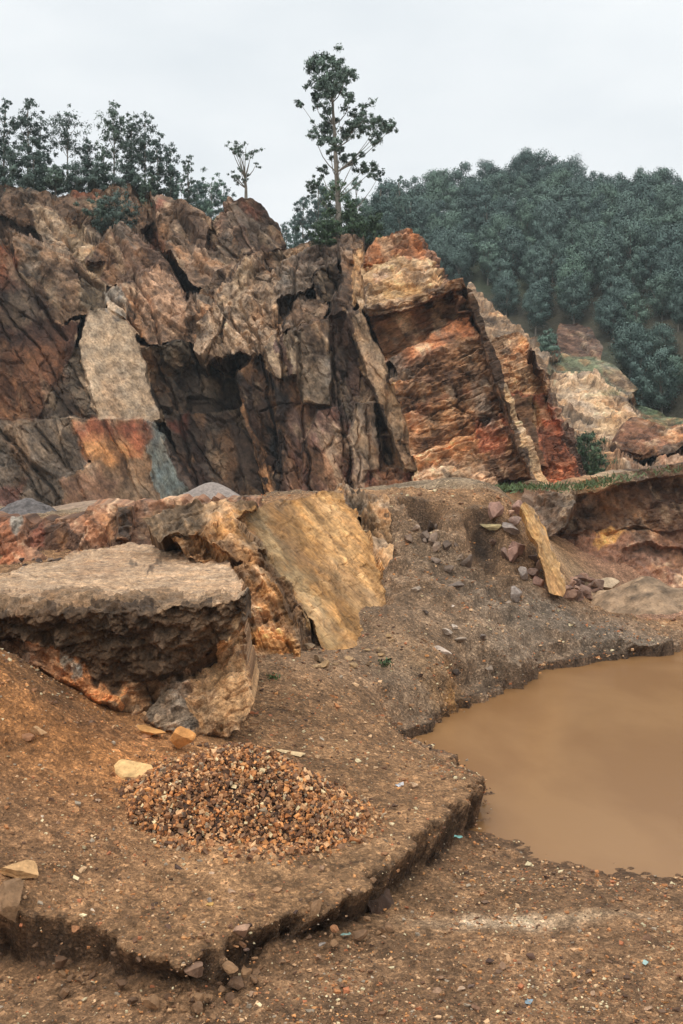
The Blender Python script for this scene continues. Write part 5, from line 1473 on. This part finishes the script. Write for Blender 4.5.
# ================================================================== LABELS OF THE ROCK THINGS
tag(cliff_left, 'tall left rock face with a pale leaning slab, orange stain and dark recess', 'rock face', 'rock faces of the quarry cliff')
tag(cliff_centre, 'dark grey and reddish middle rock face below the tall lone eucalyptus', 'rock face', 'rock faces of the quarry cliff')
tag(cliff_butt, 'orange layered rock buttress with a bright orange peak', 'rock face', 'rock faces of the quarry cliff')
tag(fin, 'narrow red and tan rock fin at the right end of the quarry cliff', 'rock fin')
tag(slope, kind='structure')
tag(hump, 'smooth brown rock hump below the dark forest at the right', 'rock outcrop')
tag(wall, 'dark brown earth bank with a grassy lip behind the pit', 'earth bank')
tag(nose, 'narrow upright yellow slab on the right flank of the gravel slope', 'rock slab')
tag(low_wall, 'rusty orange rock step behind the brown earth ledge', 'rock step')
tag(slab, 'smooth ochre rock slab leaning above the gravel slope', 'rock slab')
tag(ledge, 'flat topped brown earth ledge with a dark undercut front', 'earth ledge')

# ================================================================== AIR, SKY, LIGHT, CAMERA
def haze(density=.0005):
    me = bpy.data.meshes.new('haze'); bm = bmesh.new(); bmesh.ops.create_cube(bm, size=1.0)
    for v in bm.verts:
        v.co = Vector((v.co.x * 1500, 300 + v.co.y * 1300, 42 + v.co.z * 90))
    bm.to_mesh(me); bm.free()
    m = bpy.data.materials.new('air'); m.use_nodes = True; nt = m.node_tree; nt.nodes.clear()
    out = nt.nodes.new('ShaderNodeOutputMaterial'); pv = nt.nodes.new('ShaderNodeVolumePrincipled')
    pv.inputs['Color'].default_value = (.80, .88, .92, 1); pv.inputs['Density'].default_value = density
    nt.links.new(pv.outputs[0], out.inputs['Volume'])
    o = link('haze', me, m); tag(o, kind='stuff')
haze()

SUN_EL, SUN_AZ = math.radians(58), math.radians(205)     # azimuth clockwise from +Y: behind the camera, a little to the left
W = bpy.data.worlds.new('World'); SC.world = W; W.use_nodes = True
nt = W.node_tree; nt.nodes.clear()
out = nt.nodes.new('ShaderNodeOutputWorld'); bg = nt.nodes.new('ShaderNodeBackground')
sky = nt.nodes.new('ShaderNodeTexSky'); sky.sky_type = 'NISHITA'; sky.sun_disc = False
sky.sun_elevation = SUN_EL; sky.sun_rotation = SUN_AZ
tc = nt.nodes.new('ShaderNodeTexCoord')
sep = nt.nodes.new('ShaderNodeSeparateXYZ'); nt.links.new(tc.outputs['Generated'], sep.inputs[0])
mp = nt.nodes.new('ShaderNodeMapping'); mp.inputs['Scale'].default_value = (1, 1, 2.6); nt.links.new(tc.outputs['Generated'], mp.inputs['Vector'])
n1 = nd(nt, 'ShaderNodeTexNoise', i_Scale=2.6, i_Detail=5.0, i_Roughness=.5); nt.links.new(mp.outputs[0], n1.inputs['Vector'])
cl = ramp(nt, n1.outputs['Fac'], [(.34, (7.1, 7.5, 7.75)), (.66, (8.55, 8.75, 8.8))])
gr = ramp(nt, sep.outputs[2], [(0.0, .98), (.25, 1.0), (.46, 1.04), (.75, 1.75), (1.0, 1.95)])
cl = mulmix(nt, cl, gr)
mix = mulmix(nt, sky.outputs[0], cl, .93, 'MIX')
nt.links.new(mix, bg.inputs['Color']); bg.inputs['Strength'].default_value = .12
nt.links.new(bg.outputs[0], out.inputs[0])

sd = bpy.data.lights.new('sun', 'SUN'); sd.energy = 1.4; sd.angle = math.radians(18); sd.color = (1, .95, .88)
so = bpy.data.objects.new('sun', sd); COL.objects.link(so)
dirv = Vector((math.sin(SUN_AZ) * math.cos(SUN_EL), math.cos(SUN_AZ) * math.cos(SUN_EL), math.sin(SUN_EL)))
so.rotation_euler = dirv.to_track_quat('Z', 'Y').to_euler(); so.location = dirv * 60 + Vector((0, 20, 0))

cd = bpy.data.cameras.new('camera'); cam = bpy.data.objects.new('camera', cd); COL.objects.link(cam)
cam.location = (0, 0, CAMZ); cam.rotation_euler = (math.radians(90), 0, 0)
cd.sensor_width = 36; cd.sensor_fit = 'AUTO'; cd.lens = 36.0
cd.shift_y = -(512 - HZ) / 1024.0
cd.clip_end = 3000; cd.clip_start = .1
SC.camera = cam
SC.render.resolution_x, SC.render.resolution_y = 683, 1024
SC.view_settings.view_transform = 'Standard'; SC.view_settings.look = 'None'
SC.view_settings.exposure = 0.0; SC.view_settings.gamma = 1.0
